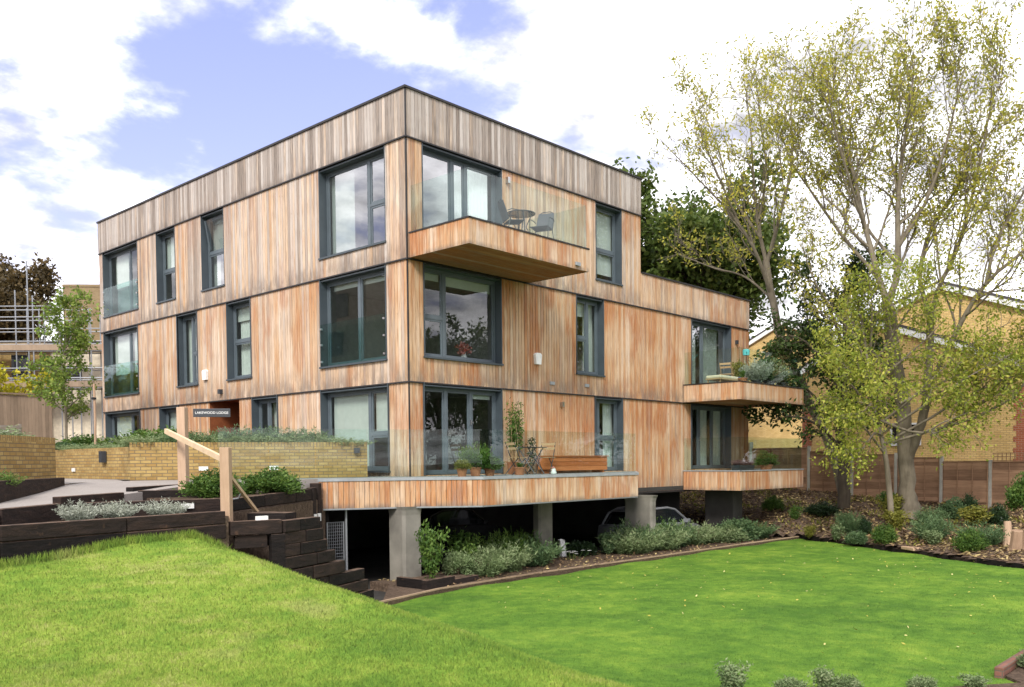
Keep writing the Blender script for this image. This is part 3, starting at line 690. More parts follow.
# ---- balconies
def fascia(path, z0, z1, name='fascia', mat='cedar_fascia', parent=None, t=0.03):
    mb = MB(); off = 0
    for (a, c) in zip(path[:-1], path[1:]):
        d = Vector((c[0] - a[0], c[1] - a[1])); Ln = d.length; d.normalize(); n = Vector((d.y, -d.x))   # outward = right of travel
        k = max(1, round(Ln / BW)); bw = Ln / k
        for i in range(k):
            s, e = i * bw + .005, (i + 1) * bw - .005; r = random.random(); j = random.uniform(0, .004)
            def X(q, z, dd): return (a[0] + d.x * q + n.x * dd, a[1] + d.y * q + n.y * dd, z)
            for pts, gv in (([X(s, z0, j), X(e, z0, j), X(e, z1, j), X(s, z1, j)], [0, 0, 1, 1]), ([X(s, z0, j), X(s, z1, j), X(s, z1, -t), X(s, z0, -t)], [.5] * 4),
                            ([X(e, z0, -t), X(e, z1, -t), X(e, z1, j), X(e, z0, j)], [.5] * 4), ([X(s, z0, -t), X(e, z0, -t), X(e, z0, j), X(s, z0, j)], [0] * 4)):
                uv = [(off + s, z0), (off + e, z0), (off + e, z1), (off + s, z1)] if len(set(gv)) > 1 else [(off + s, z0), (off + s + .01, z0), (off + s + .01, z1), (off + s, z1)]
                mb.face(pts, uv, r); mb.grv.append(gv)
        off += Ln
    return build_gr(mb, name, K[mat], parent or BLD)
def inset(path, q):
    """offset an open path inwards (left of travel) by q"""
    out = []; n = len(path)
    for i, p_ in enumerate(path):
        ns = []
        if i > 0: d = Vector((p_[0] - path[i - 1][0], p_[1] - path[i - 1][1])).normalized(); ns.append(Vector((-d.y, d.x)))
        if i < n - 1: d = Vector((path[i + 1][0] - p_[0], path[i + 1][1] - p_[1])).normalized(); ns.append(Vector((-d.y, d.x)))
        b_ = sum(ns, Vector((0, 0))); b_.normalize(); k = q / max(0.3, b_.dot(ns[0])); out.append((p_[0] + b_.x * k, p_[1] + b_.y * k))
    return out
def glazing(path, z0, z1, splits, parent, mat='clear'):
    for i, (a, c) in enumerate(zip(path[:-1], path[1:])):
        fr = [0] + list(splits[i]) + [1]
        Ln = math.hypot(c[0] - a[0], c[1] - a[1])
        for s, e in zip(fr[:-1], fr[1:]):
            s2, e2 = s + .008 / Ln, e - .008 / Ln
            p0 = (a[0] + (c[0] - a[0]) * s2, a[1] + (c[1] - a[1]) * s2); p1 = (a[0] + (c[0] - a[0]) * e2, a[1] + (c[1] - a[1]) * e2)
            mb = MB(); mb.wallseg(p0, p1, z0, z1, 0.018); mb.build('glass_panel', K[mat], parent)
def soffit(poly, z, parent, mat='cedar_soffit', bw=0.12):
    """boards running along x, clipped to the rectangle"""
    mb = MB(); x0, x1 = min(p_[0] for p_ in poly), max(p_[0] for p_ in poly); y0, y1 = min(p_[1] for p_ in poly), max(p_[1] for p_ in poly)
    n = int((y1 - y0) / bw); bw = (y1 - y0) / n
    for i in range(n): mb.box(x0, x1, y0 + i * bw + .003, y0 + (i + 1) * bw - .003, z - .02, z, g=0.5)
    return mb.build('soffit', K[mat], parent)
def cap_strip(path, z, parent, w_=0.05, h=0.035, mat='flash'):
    mb = MB()
    for a, c in zip(path[:-1], path[1:]):
        d = Vector((c[0] - a[0], c[1] - a[1])).normalized(); n = Vector((d.y, -d.x)) * .022
        mb.wallseg((a[0] + n.x - d.x * .015, a[1] + n.y - d.y * .015), (c[0] + n.x + d.x * .022, c[1] + n.y + d.y * .022), z, z + h, w_ + .02)
    return mb.build('edge_trim', K[mat], parent)
def balcony(path, z0, z1, gtop, splits, trim='flash', deckmat='deck'):
    fo = fascia(path, z0, z1, 'balcony')
    x0, x1 = path[0][0], path[2][0]; y0 = path[1][1]
    soffit([(x0 + .035, y0 + .035), (x1 - .035, -0.07)], z0 + .03, fo)
    d_ = MB(); d_.box(x0 + .035, x1 - .035, y0 + .035, -0.07, z0 + .10, z1 - .02); d_.build('deck', K[deckmat], fo)
    cap_strip(path, z1, fo, mat=trim)
    glazing(inset(path, 0.045), z1 + .036, gtop, splits, fo)
    return fo
balcony([(0.0, -0.09), (0.0, -2.15), (4.45, -2.15), (4.45, -0.07)], ZB2, 5.78, 6.94, [(0.5,), (0.48, 0.725), ()])
balcony([(12.47, -0.07), (12.47, -2.23), (17.24, -2.23), (17.24, -0.02)], ZB3 - .0, 2.78, 3.92, [(0.5,), (0.25, 0.5, 0.75), ()])
balcony([(12.47, -0.05), (12.47, -2.23), (17.24, -2.23), (17.24, -0.02)], ZBOT, -0.20, 0.95, [(0.5,), (0.25, 0.5, 0.75), ()], trim='cap')
# entrance-level terrace
TP = [(-2.66, 0.12), (-0.75, -0.86), (0.55, -1.96), (6.95, -1.96), (9.55, -0.10)]
to = fascia(TP, ZBOT, -0.22, 'terrace')
t_ = MB(); ti = inset(TP, .035); t_.prism([*ti, (9.5, -0.02), (-0.02, -0.02), (-0.02, 3.2), (-2.66, 3.2)], -0.5, -0.153); t_.build('deck', K['deck'], to)
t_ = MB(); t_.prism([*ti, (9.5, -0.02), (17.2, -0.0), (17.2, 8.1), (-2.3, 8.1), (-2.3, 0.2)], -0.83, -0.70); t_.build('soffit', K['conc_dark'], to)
cap_strip(TP, -0.22, to, 0.07, 0.068, 'cap')
m_ = MB()
for a, c in zip(TP[:-1], TP[1:]): m_.wallseg(a, c, ZBOT - .035, ZBOT - .001, 0.06)
m_.build('drip_trim', K['galv'], to)
GP = [(-4.9, 0.45), (-2.66, 0.16), (-0.75, -0.82), (0.55, -1.90), (6.93, -1.90)]
glazing(GP, -0.15, 0.97, [(0.5,), (0.55,), (), (0.3, 0.62)], to)
# undercroft
b = MB()
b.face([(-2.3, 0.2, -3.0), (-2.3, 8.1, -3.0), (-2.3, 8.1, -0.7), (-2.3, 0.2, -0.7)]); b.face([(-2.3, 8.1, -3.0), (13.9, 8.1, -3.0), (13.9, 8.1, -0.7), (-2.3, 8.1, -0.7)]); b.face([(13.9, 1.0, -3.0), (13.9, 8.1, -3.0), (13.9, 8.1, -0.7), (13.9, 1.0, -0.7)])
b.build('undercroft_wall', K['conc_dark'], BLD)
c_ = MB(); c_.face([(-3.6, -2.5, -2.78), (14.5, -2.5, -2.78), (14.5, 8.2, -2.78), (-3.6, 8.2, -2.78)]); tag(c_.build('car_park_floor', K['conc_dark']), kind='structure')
def column(x, y, w_, d_, ztop, zb, mat='conc', flare=True):
    mb = MB()
    prof = [(0.5, zb), (0.5, ztop - .20), (0.525, ztop - .08), (0.57, ztop)] if flare else [(0.5, zb), (0.5, ztop)]
    for (s0, a), (s1, c) in zip(prof[:-1], prof[1:]):
        def rect(s, z):
            X = w_ * s; Y = d_ * s; ch = .06
            return [(x - X + ch, y - Y, z), (x + X - ch, y - Y, z), (x + X, y - Y + ch, z), (x + X, y + Y - ch, z), (x + X - ch, y + Y, z), (x - X + ch, y + Y, z), (x - X, y + Y - ch, z), (x - X, y - Y + ch, z)]
        r0, r1 = rect(s0, a), rect(s1, c)
        for j in range(8): mb.face([r0[j], r0[(j + 1) % 8], r1[(j + 1) % 8], r1[j]])
    mb.build('column', K[mat], BLD)
column(-0.72, -0.98 + .35, 0.58, 0.58, -0.835, -3.0)
column(5.12, 0.1, 0.62, 0.3, -0.835, -3.0, flare=False)
column(9.0, -0.62, 0.30, 1.05, -0.90, -3.0)
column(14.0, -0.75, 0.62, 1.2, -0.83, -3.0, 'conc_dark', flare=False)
# alarm boxes, vents, wall lights on the cladding
def wallbit(name, face, u, z, w_, h, d, mat, shape='box', proud=0.02, base=0.0):
    mb = MB()
    if shape == 'box': fbox(mb, face, u - w_ / 2, u + w_ / 2, base - proud - d, base - proud, z - h / 2, z + h / 2)
    else:
        q = [(-.5, .35), (-.3, .5), (.3, .5), (.5, .35), (.38, -.5), (-.38, -.5)]
        f0 = [P(face, u + a * w_, base - proud - d, z + c * h) for a, c in q]; f1 = [P(face, u + a * w_, base - proud, z + c * h) for a, c in q]
        mb.face(f0)
        for i in range(6): mb.face([f0[i], f0[(i + 1) % 6], f1[(i + 1) % 6], f1[i]])
    return mb.build(name, K[mat], BLD)
wallbit('alarm_box', 'L', 9.83, 3.05, 0.27, 0.32, 0.09, 'white', 'hex'); wallbit('alarm_box', 'R', 4.76, 3.11, 0.27, 0.32, 0.09, 'white', 'hex')
wallbit('wall_light', 'L', 8.89, 2.46, 0.12, 0.14, 0.12, 'iron'); wallbit('wall_light', 'R', 5.86, 1.86, 0.09, 0.14, 0.10, 'steel', proud=0.0)
wallbit('wall_light', 'R', 3.55, 7.85, 0.09, 0.16, 0.10, 'steel', proud=.04); wallbit('wall_light', 'R', 16.2, 4.62, 0.09, 0.14, 0.10, 'iron')
for u_, z_ in ((5.43, 2.46), (7.06, 2.48)): wallbit('vent', 'R', u_, z_, 0.2, 0.09, 0.03, 'cap')
wallbit('vent', 'R', 3.95, 5.33, 0.2, 0.09, 0.03, 'cap', base=-2.15)
# ------------------------------------------------------------------ brick planter walls
def brickwall(label, pts, z0, z1, t=0.215, extra=None):
    """pts travel so that the visible face is on the right; curved walls get many points"""
    o = thing('brick_planter_wall', label, 'brick wall', (pts[0][0], pts[0][1], z0))
    loc = Vector(o.location); mb = MB(); cp = MB(); off = 0
    inn = inset(pts, t)
    for i in range(len(pts) - 1):
        a, c, d, e = pts[i], pts[i + 1], inn[i + 1], inn[i]; ln = math.hypot(c[0] - a[0], c[1] - a[1])
        mb.face([(a[0], a[1], z0), (c[0], c[1], z0), (c[0], c[1], z1 - .1), (a[0], a[1], z1 - .1)], uv=[(off, z0), (off + ln, z0), (off + ln, z1 - .1), (off, z1 - .1)])
        mb.face([(d[0], d[1], z0), (e[0], e[1], z0), (e[0], e[1], z1 - .1), (d[0], d[1], z1 - .1)], uv=[(off + ln, z0), (off, z0), (off, z1 - .1), (off + ln, z1 - .1)])
        # soldier course on edge: uv turned so that bricks stand upright
        for q in ([(a, z1 - .1), (c, z1 - .1), (c, z1), (a, z1)], [(a, z1), (c, z1), (d, z1), (e, z1)], [(d, z1 - .1), (e, z1 - .1), (e, z1), (d, z1)]):
            cp.face([(p_[0], p_[1], z) for p_, z in q], uv=[(0.01, off), (0.01, off + ln), (0.20, off + ln), (0.20, off)])
        off += ln
    for i in (0, -1):
        a, e = pts[i], inn[i]; sg = [(a[0], a[1], z0), (a[0], a[1], z1), (e[0], e[1], z1), (e[0], e[1], z0)]
        mb.face(sg if i == 0 else list(reversed(sg)), uv=[(0, z0), (0, z1), (t, z1), (t, z0)] if i == 0 else [(t, z0), (t, z1), (0, z1), (0, z0)])
    a = mb.build('brickwork', K['stock'], o); b_ = cp.build('coping', K['stock'], o)
    for q in (a, b_): q.matrix_parent_inverse = Matrix.Translation(-loc)
    return o
def arc(a, c, bow, n=12):
    d = Vector((c[0] - a[0], c[1] - a[1])); nn = Vector((d.y, -d.x)).normalized()
    return [(a[0] + d.x * i / n + nn.x * bow * math.sin(math.pi * i / n), a[1] + d.y * i / n + nn.y * bow * math.sin(math.pi * i / n)) for i in range(n + 1)]
WR = arc((-5.62, 3.02), (-0.88, 0.56), 0.10)
wr = brickwall('curved yellow brick planter wall with lavender on top, nearest the building corner', WR, -0.3, 0.70)
WL = arc((-4.86, 10.4), (-5.12, 4.45), 0.12) + arc((-5.12, 4.45), (-5.3, 3.6), 0.02, 2)[1:]
brickwall('low yellow brick wall running back behind the path with a birch growing above it', WL, -0.3, 0.62)
WN = arc((-15.5, -5.5), (-7.70, 1.64), 0.25, 16)
brickwall('yellow brick planter wall at the left edge behind the low sleeper border', WN + [(-7.85, 2.6), (-8.3, 5.4)], -0.45, 0.74)
def bed(name, poly, z, zb, mat='soil'):
    mb = MB(); mb.prism(poly, zb, z, False); return tag(mb.build(name, K[mat]), kind='structure')
bed('planting_bed', [(-5.45, 3.15), (-0.95, 0.80), (-0.40, 1.75), (-2.5, 2.6), (-4.9, 4.0)], 0.60, -0.2)
bed('planting_bed', [(-4.85, 4.6), (-1.1, 5.2), (-1.1, 26), (-4.6, 26), (-4.62, 10.4)], 0.52, -0.2)
bed('planting_bed', [(-15.3, -5.0), (-8.0, 1.65), (-8.1, 2.7), (-8.4, 5.4), (-4.9, 11), (-4.7, 26), (-22, 26), (-22, -5)], 0.66, -0.3)
# small brick lights set into the walls
def small(name, label, cat, mb, mat, group=None): return tag(mb.build(name, K[mat]), label, cat, group)
def facebox(p, d, w_, h, t, z):
    d = Vector(d).normalized(); n = Vector((d.y, -d.x)); q = Matrix(((d.x, n.x, 0, p[0]), (d.y, n.y, 0, p[1]), (0, 0, 1, z), (0, 0, 0, 1)))
    mb = MB(); mb.box(-w_ / 2, w_ / 2, 0.002, t, -h / 2, h / 2, q); return mb
dR = (WR[-1][0] - WR[0][0], WR[-1][1] - WR[0][1])
i_ = 3
small('brick_light', 'pale recessed light low in the curved brick wall, behind the handrail', 'wall light', facebox((WR[3][0] * .5 + WR[4][0] * .5, WR[3][1] * .5 + WR[4][1] * .5), dR, 0.2, 0.09, 0.03, 0.10), 'lens')
small('brick_light', 'pale recessed light low in the curved brick wall, above the green shrubs', 'wall light', facebox((WR[7][0], WR[7][1]), dR, 0.2, 0.09, 0.03, 0.10), 'lens')
small('outdoor_lamp', 'small black square lamp high on the end of the curved brick wall', 'wall light', facebox((WR[11][0] * .6 + WR[12][0] * .4, WR[11][1] * .6 + WR[12][1] * .4), dR, 0.13, 0.13, 0.10, 0.50), 'iron')
small('outdoor_lamp', 'dark bracket lamp on the brick wall beyond the path', 'wall light', facebox((WL[10][0], WL[10][1]), (-.1, -1), 0.2, 0.28, 0.12, 0.40), 'iron')
small('brick_light', 'pale recessed light low in the brick wall beyond the path', 'wall light', facebox((WL[6][0], WL[6][1]), (-.1, -1), 0.22, 0.09, 0.03, 0.08), 'lens')

# ------------------------------------------------------------------ sleeper walls
def sleepers(label, runs, group=None, mat='sleeper', name='sleeper_wall', cat='sleeper wall'):
    """runs: (a, b, z0, z1[, thickness[, (z0b, z1b)]]) one timber baulk each; one wall is one thing"""
    o0 = runs[0]; o = thing(name, label, cat, (o0[0][0], o0[0][1], o0[2]), group=group)
    inv = Matrix.Translation(-Vector(o.location))
    for r_ in runs:
        a, c, z0, z1 = r_[:4]; t = r_[4] if len(r_) > 4 else 0.14; zb = r_[5] if len(r_) > 5 else None
        mb = MB(); j = random.uniform(-.012, .012); d = Vector((c[0] - a[0], c[1] - a[1])).normalized(); n = Vector((-d.y, d.x)) * j
        mb.wallseg((a[0] + n.x, a[1] + n.y), (c[0] + n.x, c[1] + n.y), z0 + .004, z1 - .004, t, zb=zb)
        q = mb.build('sleeper', K[mat], o, bevel=0.012); q.matrix_parent_inverse = inv
    return o
def lerp(a, c, t): return tuple(a[i] + (c[i] - a[i]) * t for i in range(len(a)))
def course(a, c, z0, z1, n, t=0.14):
    return [(lerp(a, c, i / n), lerp(a, c, (i + 1) / n - .004), z0, z1, t) for i in range(n)]
A1, B1 = (-20.0, -6.7), (-10.74, -4.78); C1 = (-7.30, -4.08)
sleepers('long low wall of two dark sleepers between the near grass bank and the silver bushes',
         course(A1, B1, -0.74, -0.53, 4) + course(B1, C1, -0.735, -0.53, 2) + course(A1, B1, -0.97, -0.745, 4) + course(B1, C1, -0.97, -0.74, 2))
sleepers('dark sleeper kerb along the right side of the pale path, sinking towards the left',
         [((-14.0, -6.9), (-12.1, -5.25), -0.8, -0.50), ((-12.08, -5.23), (-10.42, -3.78), -0.75, -0.43), ((-10.40, -3.76), (-9.24, -2.68), -0.7, -0.37, .14), ((-9.22, -2.66), (-7.70, -1.40), -0.6, -0.27),
          ((-8.9, -2.75), (-6.85, -3.18), -0.62, -0.37), ((-6.85, -3.18), (-6.72, -2.9), -0.62, -0.37)])
sleepers('dark sleeper edging turning back beside the tall sign post',
         [((-7.30, -1.02), (-6.15, -1.62), -0.62, -0.26), ((-7.30, -0.86), (-5.62, 0.52), -0.6, -0.20)])
sleepers('weathered sleeper border with a pale top in front of the near left brick wall',
         [((-13.2, -4.55), (-11.2, -3.0), -0.75, -0.30), ((-11.18, -2.98), (-9.75, -1.55), -0.66, -0.20), ((-9.74, -1.53), (-7.62, 1.40), -0.55, -0.03)])
S4a, S4b = (-6.82, -3.28), (-2.72, -0.06)
sleepers('tall dark sleeper wall beside the steps holding up the green shrubs',
         [(lerp(S4a, S4b, 0), lerp(S4a, S4b, .34), -0.60, -0.38), (lerp(S4a, S4b, .345), lerp(S4a, S4b, .69), -0.60, -0.37), (lerp(S4a, S4b, .695), S4b, -0.60, -0.35)]
         + [r for k in range(1, 10) for r in course(S4a, S4b, -0.60 - .23 * k, -0.60 - .23 * (k - 1) - .003, 3)]
         + [((-2.86, -0.22), (-2.66, -0.06), -2.78, -0.24, 0.2), ((-3.14, -0.44), (-2.99, -0.32), -1.0, -0.33, .16)])
tv = lambda t: lerp(S5A, S5B, t)
steps = [(0.345, -0.72), (0.37, -0.92), (0.41, -1.12), (0.49, -1.33), (0.59, -1.55), (0.825, -1.78), (0.87, -2.0), (0.93, -2.22), (1.0, -2.45)]
rr = []
for k, (t, z) in enumerate(steps):
    h = 0.205 if k != 4 else 0.225
    cut = [0.42, 0.55, 0.36, 0.62, 0.45, 0.52, 0.38, 0.58, 0.48][k]
    rr += [(tv(0), tv(t * cut - .006), z - h, z, .16), (tv(t * cut), tv(t), z - h, z, .16)]
rr += [((-7.24, -4.10), (-6.44, -4.30), -0.93, -0.70, .14), ((-6.62, -4.27), (-6.40, -4.325), -2.4, -0.935, .16), ((-7.15, -4.07), (-6.65, -4.2), -1.15, -0.94, .1)]
rr += [(tv(0), tv(1.0), -2.95, -2.66, .16)]
sleepers('stepped dark sleeper retaining wall descending from the grass bank to the car park', rr)
# steps
st = thing('garden_steps', 'steep timber steps going down between the sleeper walls to the car park', 'steps', (-6.5, -3.7, -0.9))
inv = Matrix.Translation(-Vector(st.location))
for k in range(9):
    t = k / 9; a = lerp((-6.62, -3.55), (-2.95, -0.62), t); c = lerp((-6.25, -4.1), (-3.35, -2.55), t); z = -0.62 - .235 * k
    a2 = lerp((-6.62, -3.55), (-2.95, -0.62), t + .115); c2 = lerp((-6.25, -4.1), (-3.35, -2.55), t + .115)
    mb = MB(); mb.prism([c, c2, a2, a], z - .35, z); q = mb.build('tread', K['sleeper'], st); q.matrix_parent_inverse = inv
# step lights
for lab, p_, z in (('white square step light on the sleeper kerb beside the silver bushes', (-7.42, -2.90), -0.47), ('low white step light on the beam at the foot of the handrail post', (-6.72, -3.98), -0.67)):
    mb = MB(); mb.box(p_[0] - .10, p_[0] + .10, p_[1] - .20, p_[1] - .145, z - .05, z + .03, Matrix.Identity(4)); small('step_light', lab, 'step light', mb, 'lens')
for lab, t in (('left one of two small white lights at the end of the tall sleeper wall', .905), ('right one of two small white lights at the end of the tall sleeper wall', .965)):
    p_ = lerp(S4a, S4b, t); small('step_light', lab, 'step light', facebox(p_, (S4b[0] - S4a[0], S4b[1] - S4a[1]), 0.13, 0.17, 0.06, -1.0), 'lens')
# posts, rail and sign
po = thing('wooden_post', 'shorter pale square post at the top of the steps carrying the handrail', 'post', (-7.19, -3.90, -0.72))
mb = MB(); mb.box(-.075, .075, -.075, .075, 0, 1.18); mb.build('shaft', K['post'], po, bevel=.008)
po.rotation_euler.z = R_(40)
ps = thing('wooden_post', 'taller pale square post beside the path carrying the dark name sign', 'post', (-6.27, -0.72, -0.42), R_(38))
mb = MB(); mb.box(-.08, .08, -.08, .08, 0, 1.70); mb.build('shaft', K['post'], ps, bevel=.008)
hr = thing('handrail', 'bare timber handrail sloping down past the shorter post into the steps', 'handrail', (-7.19, -3.9, 0.3))
inv = Matrix.Translation(-Vector(hr.location))
mb = MB()
def bar(mb, a, c, w_, h):
    a, c = Vector(a), Vector(c); d = (c - a).normalized(); s = d.cross(Vector((0, 0, 1))).normalized() * w_ / 2; u_ = s.cross(d).normalized() * h / 2
    mb.hexa([a - s - u_, a + s - u_, c + s - u_, c - s - u_, a - s + u_, a + s + u_, c + s + u_, c - s + u_])
bar(mb, (-6.55, -0.62, 0.83), (-7.13, -3.74, 0.27), 0.06, 0.09); q = mb.build('upper_rail', K['rail'], hr); q.matrix_parent_inverse = inv
mb = MB(); bar(mb, (-7.08, -3.80, 0.02), (-5.95, -3.05, -0.86), 0.05, 0.05); q = mb.build('lower_rail', K['rail'], hr); q.matrix_parent_inverse = inv
mb = MB(); mb.tube([(-6.72, -3.55, -0.27), (-6.75, -3.50, -0.37), (-6.83, -3.30, -0.40), (-6.78, -3.24, -0.38)], .013, 6); q = mb.build('bracket', K['galv'], hr); q.matrix_parent_inverse = inv
sg = thing('name_sign', 'small dark name board with white lettering fixed to the taller post', 'sign', (-6.10, -0.86, 1.17), R_(-38))
mb = MB(); mb.box(-.02, .66, -.015, .015, -.075, .085); mb.build('board', K['iron'], sg, bevel=.004)
tcu = bpy.data.curves.new('lettering', 'FONT'); tcu.body = 'LAKEWOOD LODGE'; tcu.size = 0.064; tcu.extrude = 0.002; tcu.align_x = 'CENTER'; tcu.align_y = 'CENTER'
tcu.space_character = 1.03
tmp = bpy.data.objects.new('tmp', tcu); link(tmp); bpy.context.view_layer.update()
tme = bpy.data.meshes.new_from_object(tmp.evaluated_get(bpy.context.evaluated_depsgraph_get())); bpy.data.objects.remove(tmp)
tme.materials.clear(); tme.materials.append(K['white']); to_ = bpy.data.objects.new('lettering', tme); link(to_, sg); to_.location = (0.32, -0.018, 0.005); to_.rotation_euler = (R_(90), 0, 0)
# mesh gate beside the car park
gt = thing('mesh_gate', 'galvanised mesh gate beside the car park opening', 'gate', (-2.2, 0.05, -2.78))
mb = MB(); mb.tube([(0.26, -0.02, 0), (0.26, -0.02, 1.95)], .03, 8); mb.build('gate_post', K['galv'], gt)
mb = MB(); mb.tube([(0.2, 0, .1), (0.2, 0, 1.62), (-0.22, 0.05, 1.62), (-0.22, 0.05, .1), (0.2, 0, .1)], .018, 6); mb.build('gate_frame', K['galv'], gt)
mb = MB()
for k in range(1, 22): mb.tube([(0.2, 0, .1 + k * .072), (-0.22, .05, .1 + k * .072)], .004, 4, False)
for k in range(1, 8): mb.tube([(0.2 - k * .053, k * .006, .1), (0.2 - k * .053, k * .006, 1.62)], .004, 4, False)
mb.build('wire_mesh', K['galv'], gt)
# timber edging of the two beds
ED = [(-3.42, -2.95), (-1.29, -2.46), (2.34, -2.30), (6.3, -2.46), (12.0, -2.56), (15.85, -2.72)]
eo = thing('timber_edging', 'thin pale timber board edging the lawn along the planting in front of the building', 'lawn edging', (-3.42, -2.95, LAWN_Z))
inv = Matrix.Translation(-Vector(eo.location))
for a, c in zip(ED[:-1], ED[1:]):
    mb = MB(); mb.wallseg(a, c, -2.75, -2.555, 0.07); q = mb.build('board', K['edging'], eo); q.matrix_parent_inverse = inv
bed('planting_bed', ED + [(15.9, -0.3), (-1.45, -0.2), (-1.45, -0.9), (-3.0, -2.6)], -2.585, -2.9)
E2 = [(15.95, -2.72), (14.55, -5.05), (13.1, -7.35), (11.65, -9.7), (10.1, -12.2), (8.5, -14.8)]
rs = []
for k, (a, c) in enumerate(zip(E2[:-1], E2[1:])):
    z = -2.50 + random.uniform(-.03, .02); m_ = lerp(a, c, .62)
    n = (0.10, -.07)
    rs += [(a, m_, -2.85, z, .16), ((m_[0] + n[0], m_[1] + n[1] * 0), c, -2.85, z - .05, .16)]
sleepers('row of low black sleepers edging the lawn below the sloping shrub bed', rs, name='sleeper_edging', cat='lawn edging')
BEDM = lambda x, y: (x > bed_edge_x(y) - 0.05) & (x < 20.95)
grid_sheet('sloping_bed', K['soil'], 9, 21.2, -24, 9, 0.22, bed_h, lambda x, y: (x > bed_edge_x(y) + 0.12) & ~((x < 14.35) & (y > -1.5)))
tag_ = MB(); tag_.face([(20.85, -60, -1.9), (120, -60, -1.9), (120, 80, -1.2), (20.85, 80, -0.75)]); tag(tag_.build('neighbour_ground', K['soil']), kind='structure')
# sleeper planter by the round of the first column
sleepers('short dark sleeper box planter at the foot of the front concrete column', [((-1.55, -2.28), (-0.55, -2.14), -2.8, -2.38), ((-0.55, -2.14), (0.35, -2.02), -2.8, -2.46), ((-1.58, -1.3), (-1.55, -2.26), -2.8, -2.37)], name='planter_box', cat='planter')
bed('planting_bed', [(-1.5, -2.1), (0.3, -1.9), (0.3, -1.2), (-1.5, -1.2)], -2.45, -2.8)
# front bed whose tips show along the bottom of the view
bed('planting_bed', [(-5.75, -11.3), (-6.6, -12.4), (-7.5, -20), (12, -20), (9.4, -13.75), (-1.9, -13.76), (-2.15, -14.0)], -2.60, -2.9)
sleepers('reddish brick-on-edge kerb at the lower right corner of the lawn', [((-1.9, -13.74), (9.3, -13.77), -2.75, -2.50, .11)], mat='paver', name='brick_kerb', cat='lawn edging')

# ------------------------------------------------------------------ fences
FX = 20.9
fy = [9.2, 7.35, 5.5, 3.65, 1.8, -0.8, -2.6, -4.3, -5.95, -7.62, -9.45, -11.3, -13.15, -15.0, -16.85, -18.7]
ftop = lambda y: 0.75 + 0.089 * y if y > -8 else 0.10 + 0.02 * (y + 7.6)
fn = thing('panel_fence', 'brown larch lap panel fence with concrete posts behind the sloping bed', 'fence', (FX, 9.2, -1.2))
inv = Matrix.Translation(-Vector(fn.location))
for i, y in enumerate(fy):
    mb = MB(); zb = float(bed_h(FX - .1, y)) - .3; mb.box(FX - .06, FX + .06, y - .055, y + .055, zb, ftop(y) + .03); q = mb.build('post', K['cpost'], fn); q.matrix_parent_inverse = inv
    if i == len(fy) - 1: break
    y2 = fy[i + 1]; zt = min(ftop(y), ftop(y2)) - .05; mb = MB(); gb = MB()
    z0 = zt - 1.72
    n = 13
    for k in range(n):
        za = z0 + (zt - z0) * k / n; zb2 = z0 + (zt - z0) * (k + 1) / n + .02
        jz = random.uniform(-.006, .006); r = random.random()
        mb.hexa([(FX - .020, y2 + .06, za + jz), (FX - .008, y2 + .06, za + jz), (FX - .008, y - .06, za - jz), (FX - .020, y - .06, za - jz),
                 (FX - .006, y2 + .06, zb2 + jz), (FX + .004, y2 + .06, zb2 + jz), (FX + .004, y - .06, zb2 - jz), (FX - .006, y - .06, zb2 - jz)], r=r)
    for k in range(4):
        yy = y2 + .06 + (y - y2 - .12) * (k + .02) / 3.04; mb.box(FX - .045, FX - .021, yy, yy + .035, z0, zt)
    mb.box(FX - .045, FX + .02, y2 + .06, y - .06, zt + .021, zt + .045)
    q = mb.build('panel', K['fence'], fn); q.matrix_parent_inverse = inv
    gb.box(FX - .03, FX + .03, y2 + .056, y - .056, z0 - .35, z0 - .004); q = gb.build('gravel_board', K['cpost'], fn); q.matrix_parent_inverse = inv
    if y < -7.5:
        tb = MB()
        for k in range(13): yy = y2 + .1 + k * (y - y2 - .2) / 12; tb.box(FX - .012, FX, yy - .011, yy + .011, zt + .046, zt + .34)
        for k in range(3): zz = zt + .07 + k * .125; tb.box(FX - .024, FX - .0125, y2 + .06, y - .06, zz - .011, zz + .011)
        q = tb.build('trellis', K['fence'], fn); q.matrix_parent_inverse = inv
of = thing('closeboard_fence', 'tall weathered close boarded fence at the far left behind the planters', 'fence', (-10, 17, 0.7))
inv = Matrix.Translation(-Vector(of.location))
Fa, Fb = (-16.5, 17.2), (-1.4, 18.9)
mb = MB(); Ln = math.hypot(Fb[0] - Fa[0], Fb[1] - Fa[1]); n = int(Ln / .125)
for k in range(n):
    a, c = lerp(Fa, Fb, k / n), lerp(Fa, Fb, (k + .96) / n); mb.wallseg(a, c, 0.5, 2.78 + random.uniform(-.015, .015), .02)
q = mb.build('boards', K['oldfence'], of); q.matrix_parent_inverse = inv
mb = MB(); mb.wallseg((Fa[0], Fa[1] - .05), (Fb[0], Fb[1] - .05), 2.80, 2.86, .09); q = mb.build('capping', K['oldfence'], of); q.matrix_parent_inverse = inv
sf = thing('slatted_screen', 'low grey horizontal slatted screen in front of the close boarded fence', 'fence', (-8, 13.5, .6))
inv = Matrix.Translation(-Vector(sf.location))
mb = MB()
for k in range(9): mb.wallseg((-11.5, 13.0), (-3.95, 14.6), .62 + k * .1, .70 + k * .1, .02)
q = mb.build('slats', K['slatfence'], sf); q.matrix_parent_inverse = inv
for k in range(6):
    a = lerp((-11.5, 13.06), (-3.95, 14.66), k / 5); mb = MB(); mb.box(a[0] - .035, a[0] + .035, a[1] - .01, a[1] + .05, .5, 1.56); q = mb.build('post', K['slatfence'], sf); q.matrix_parent_inverse = inv

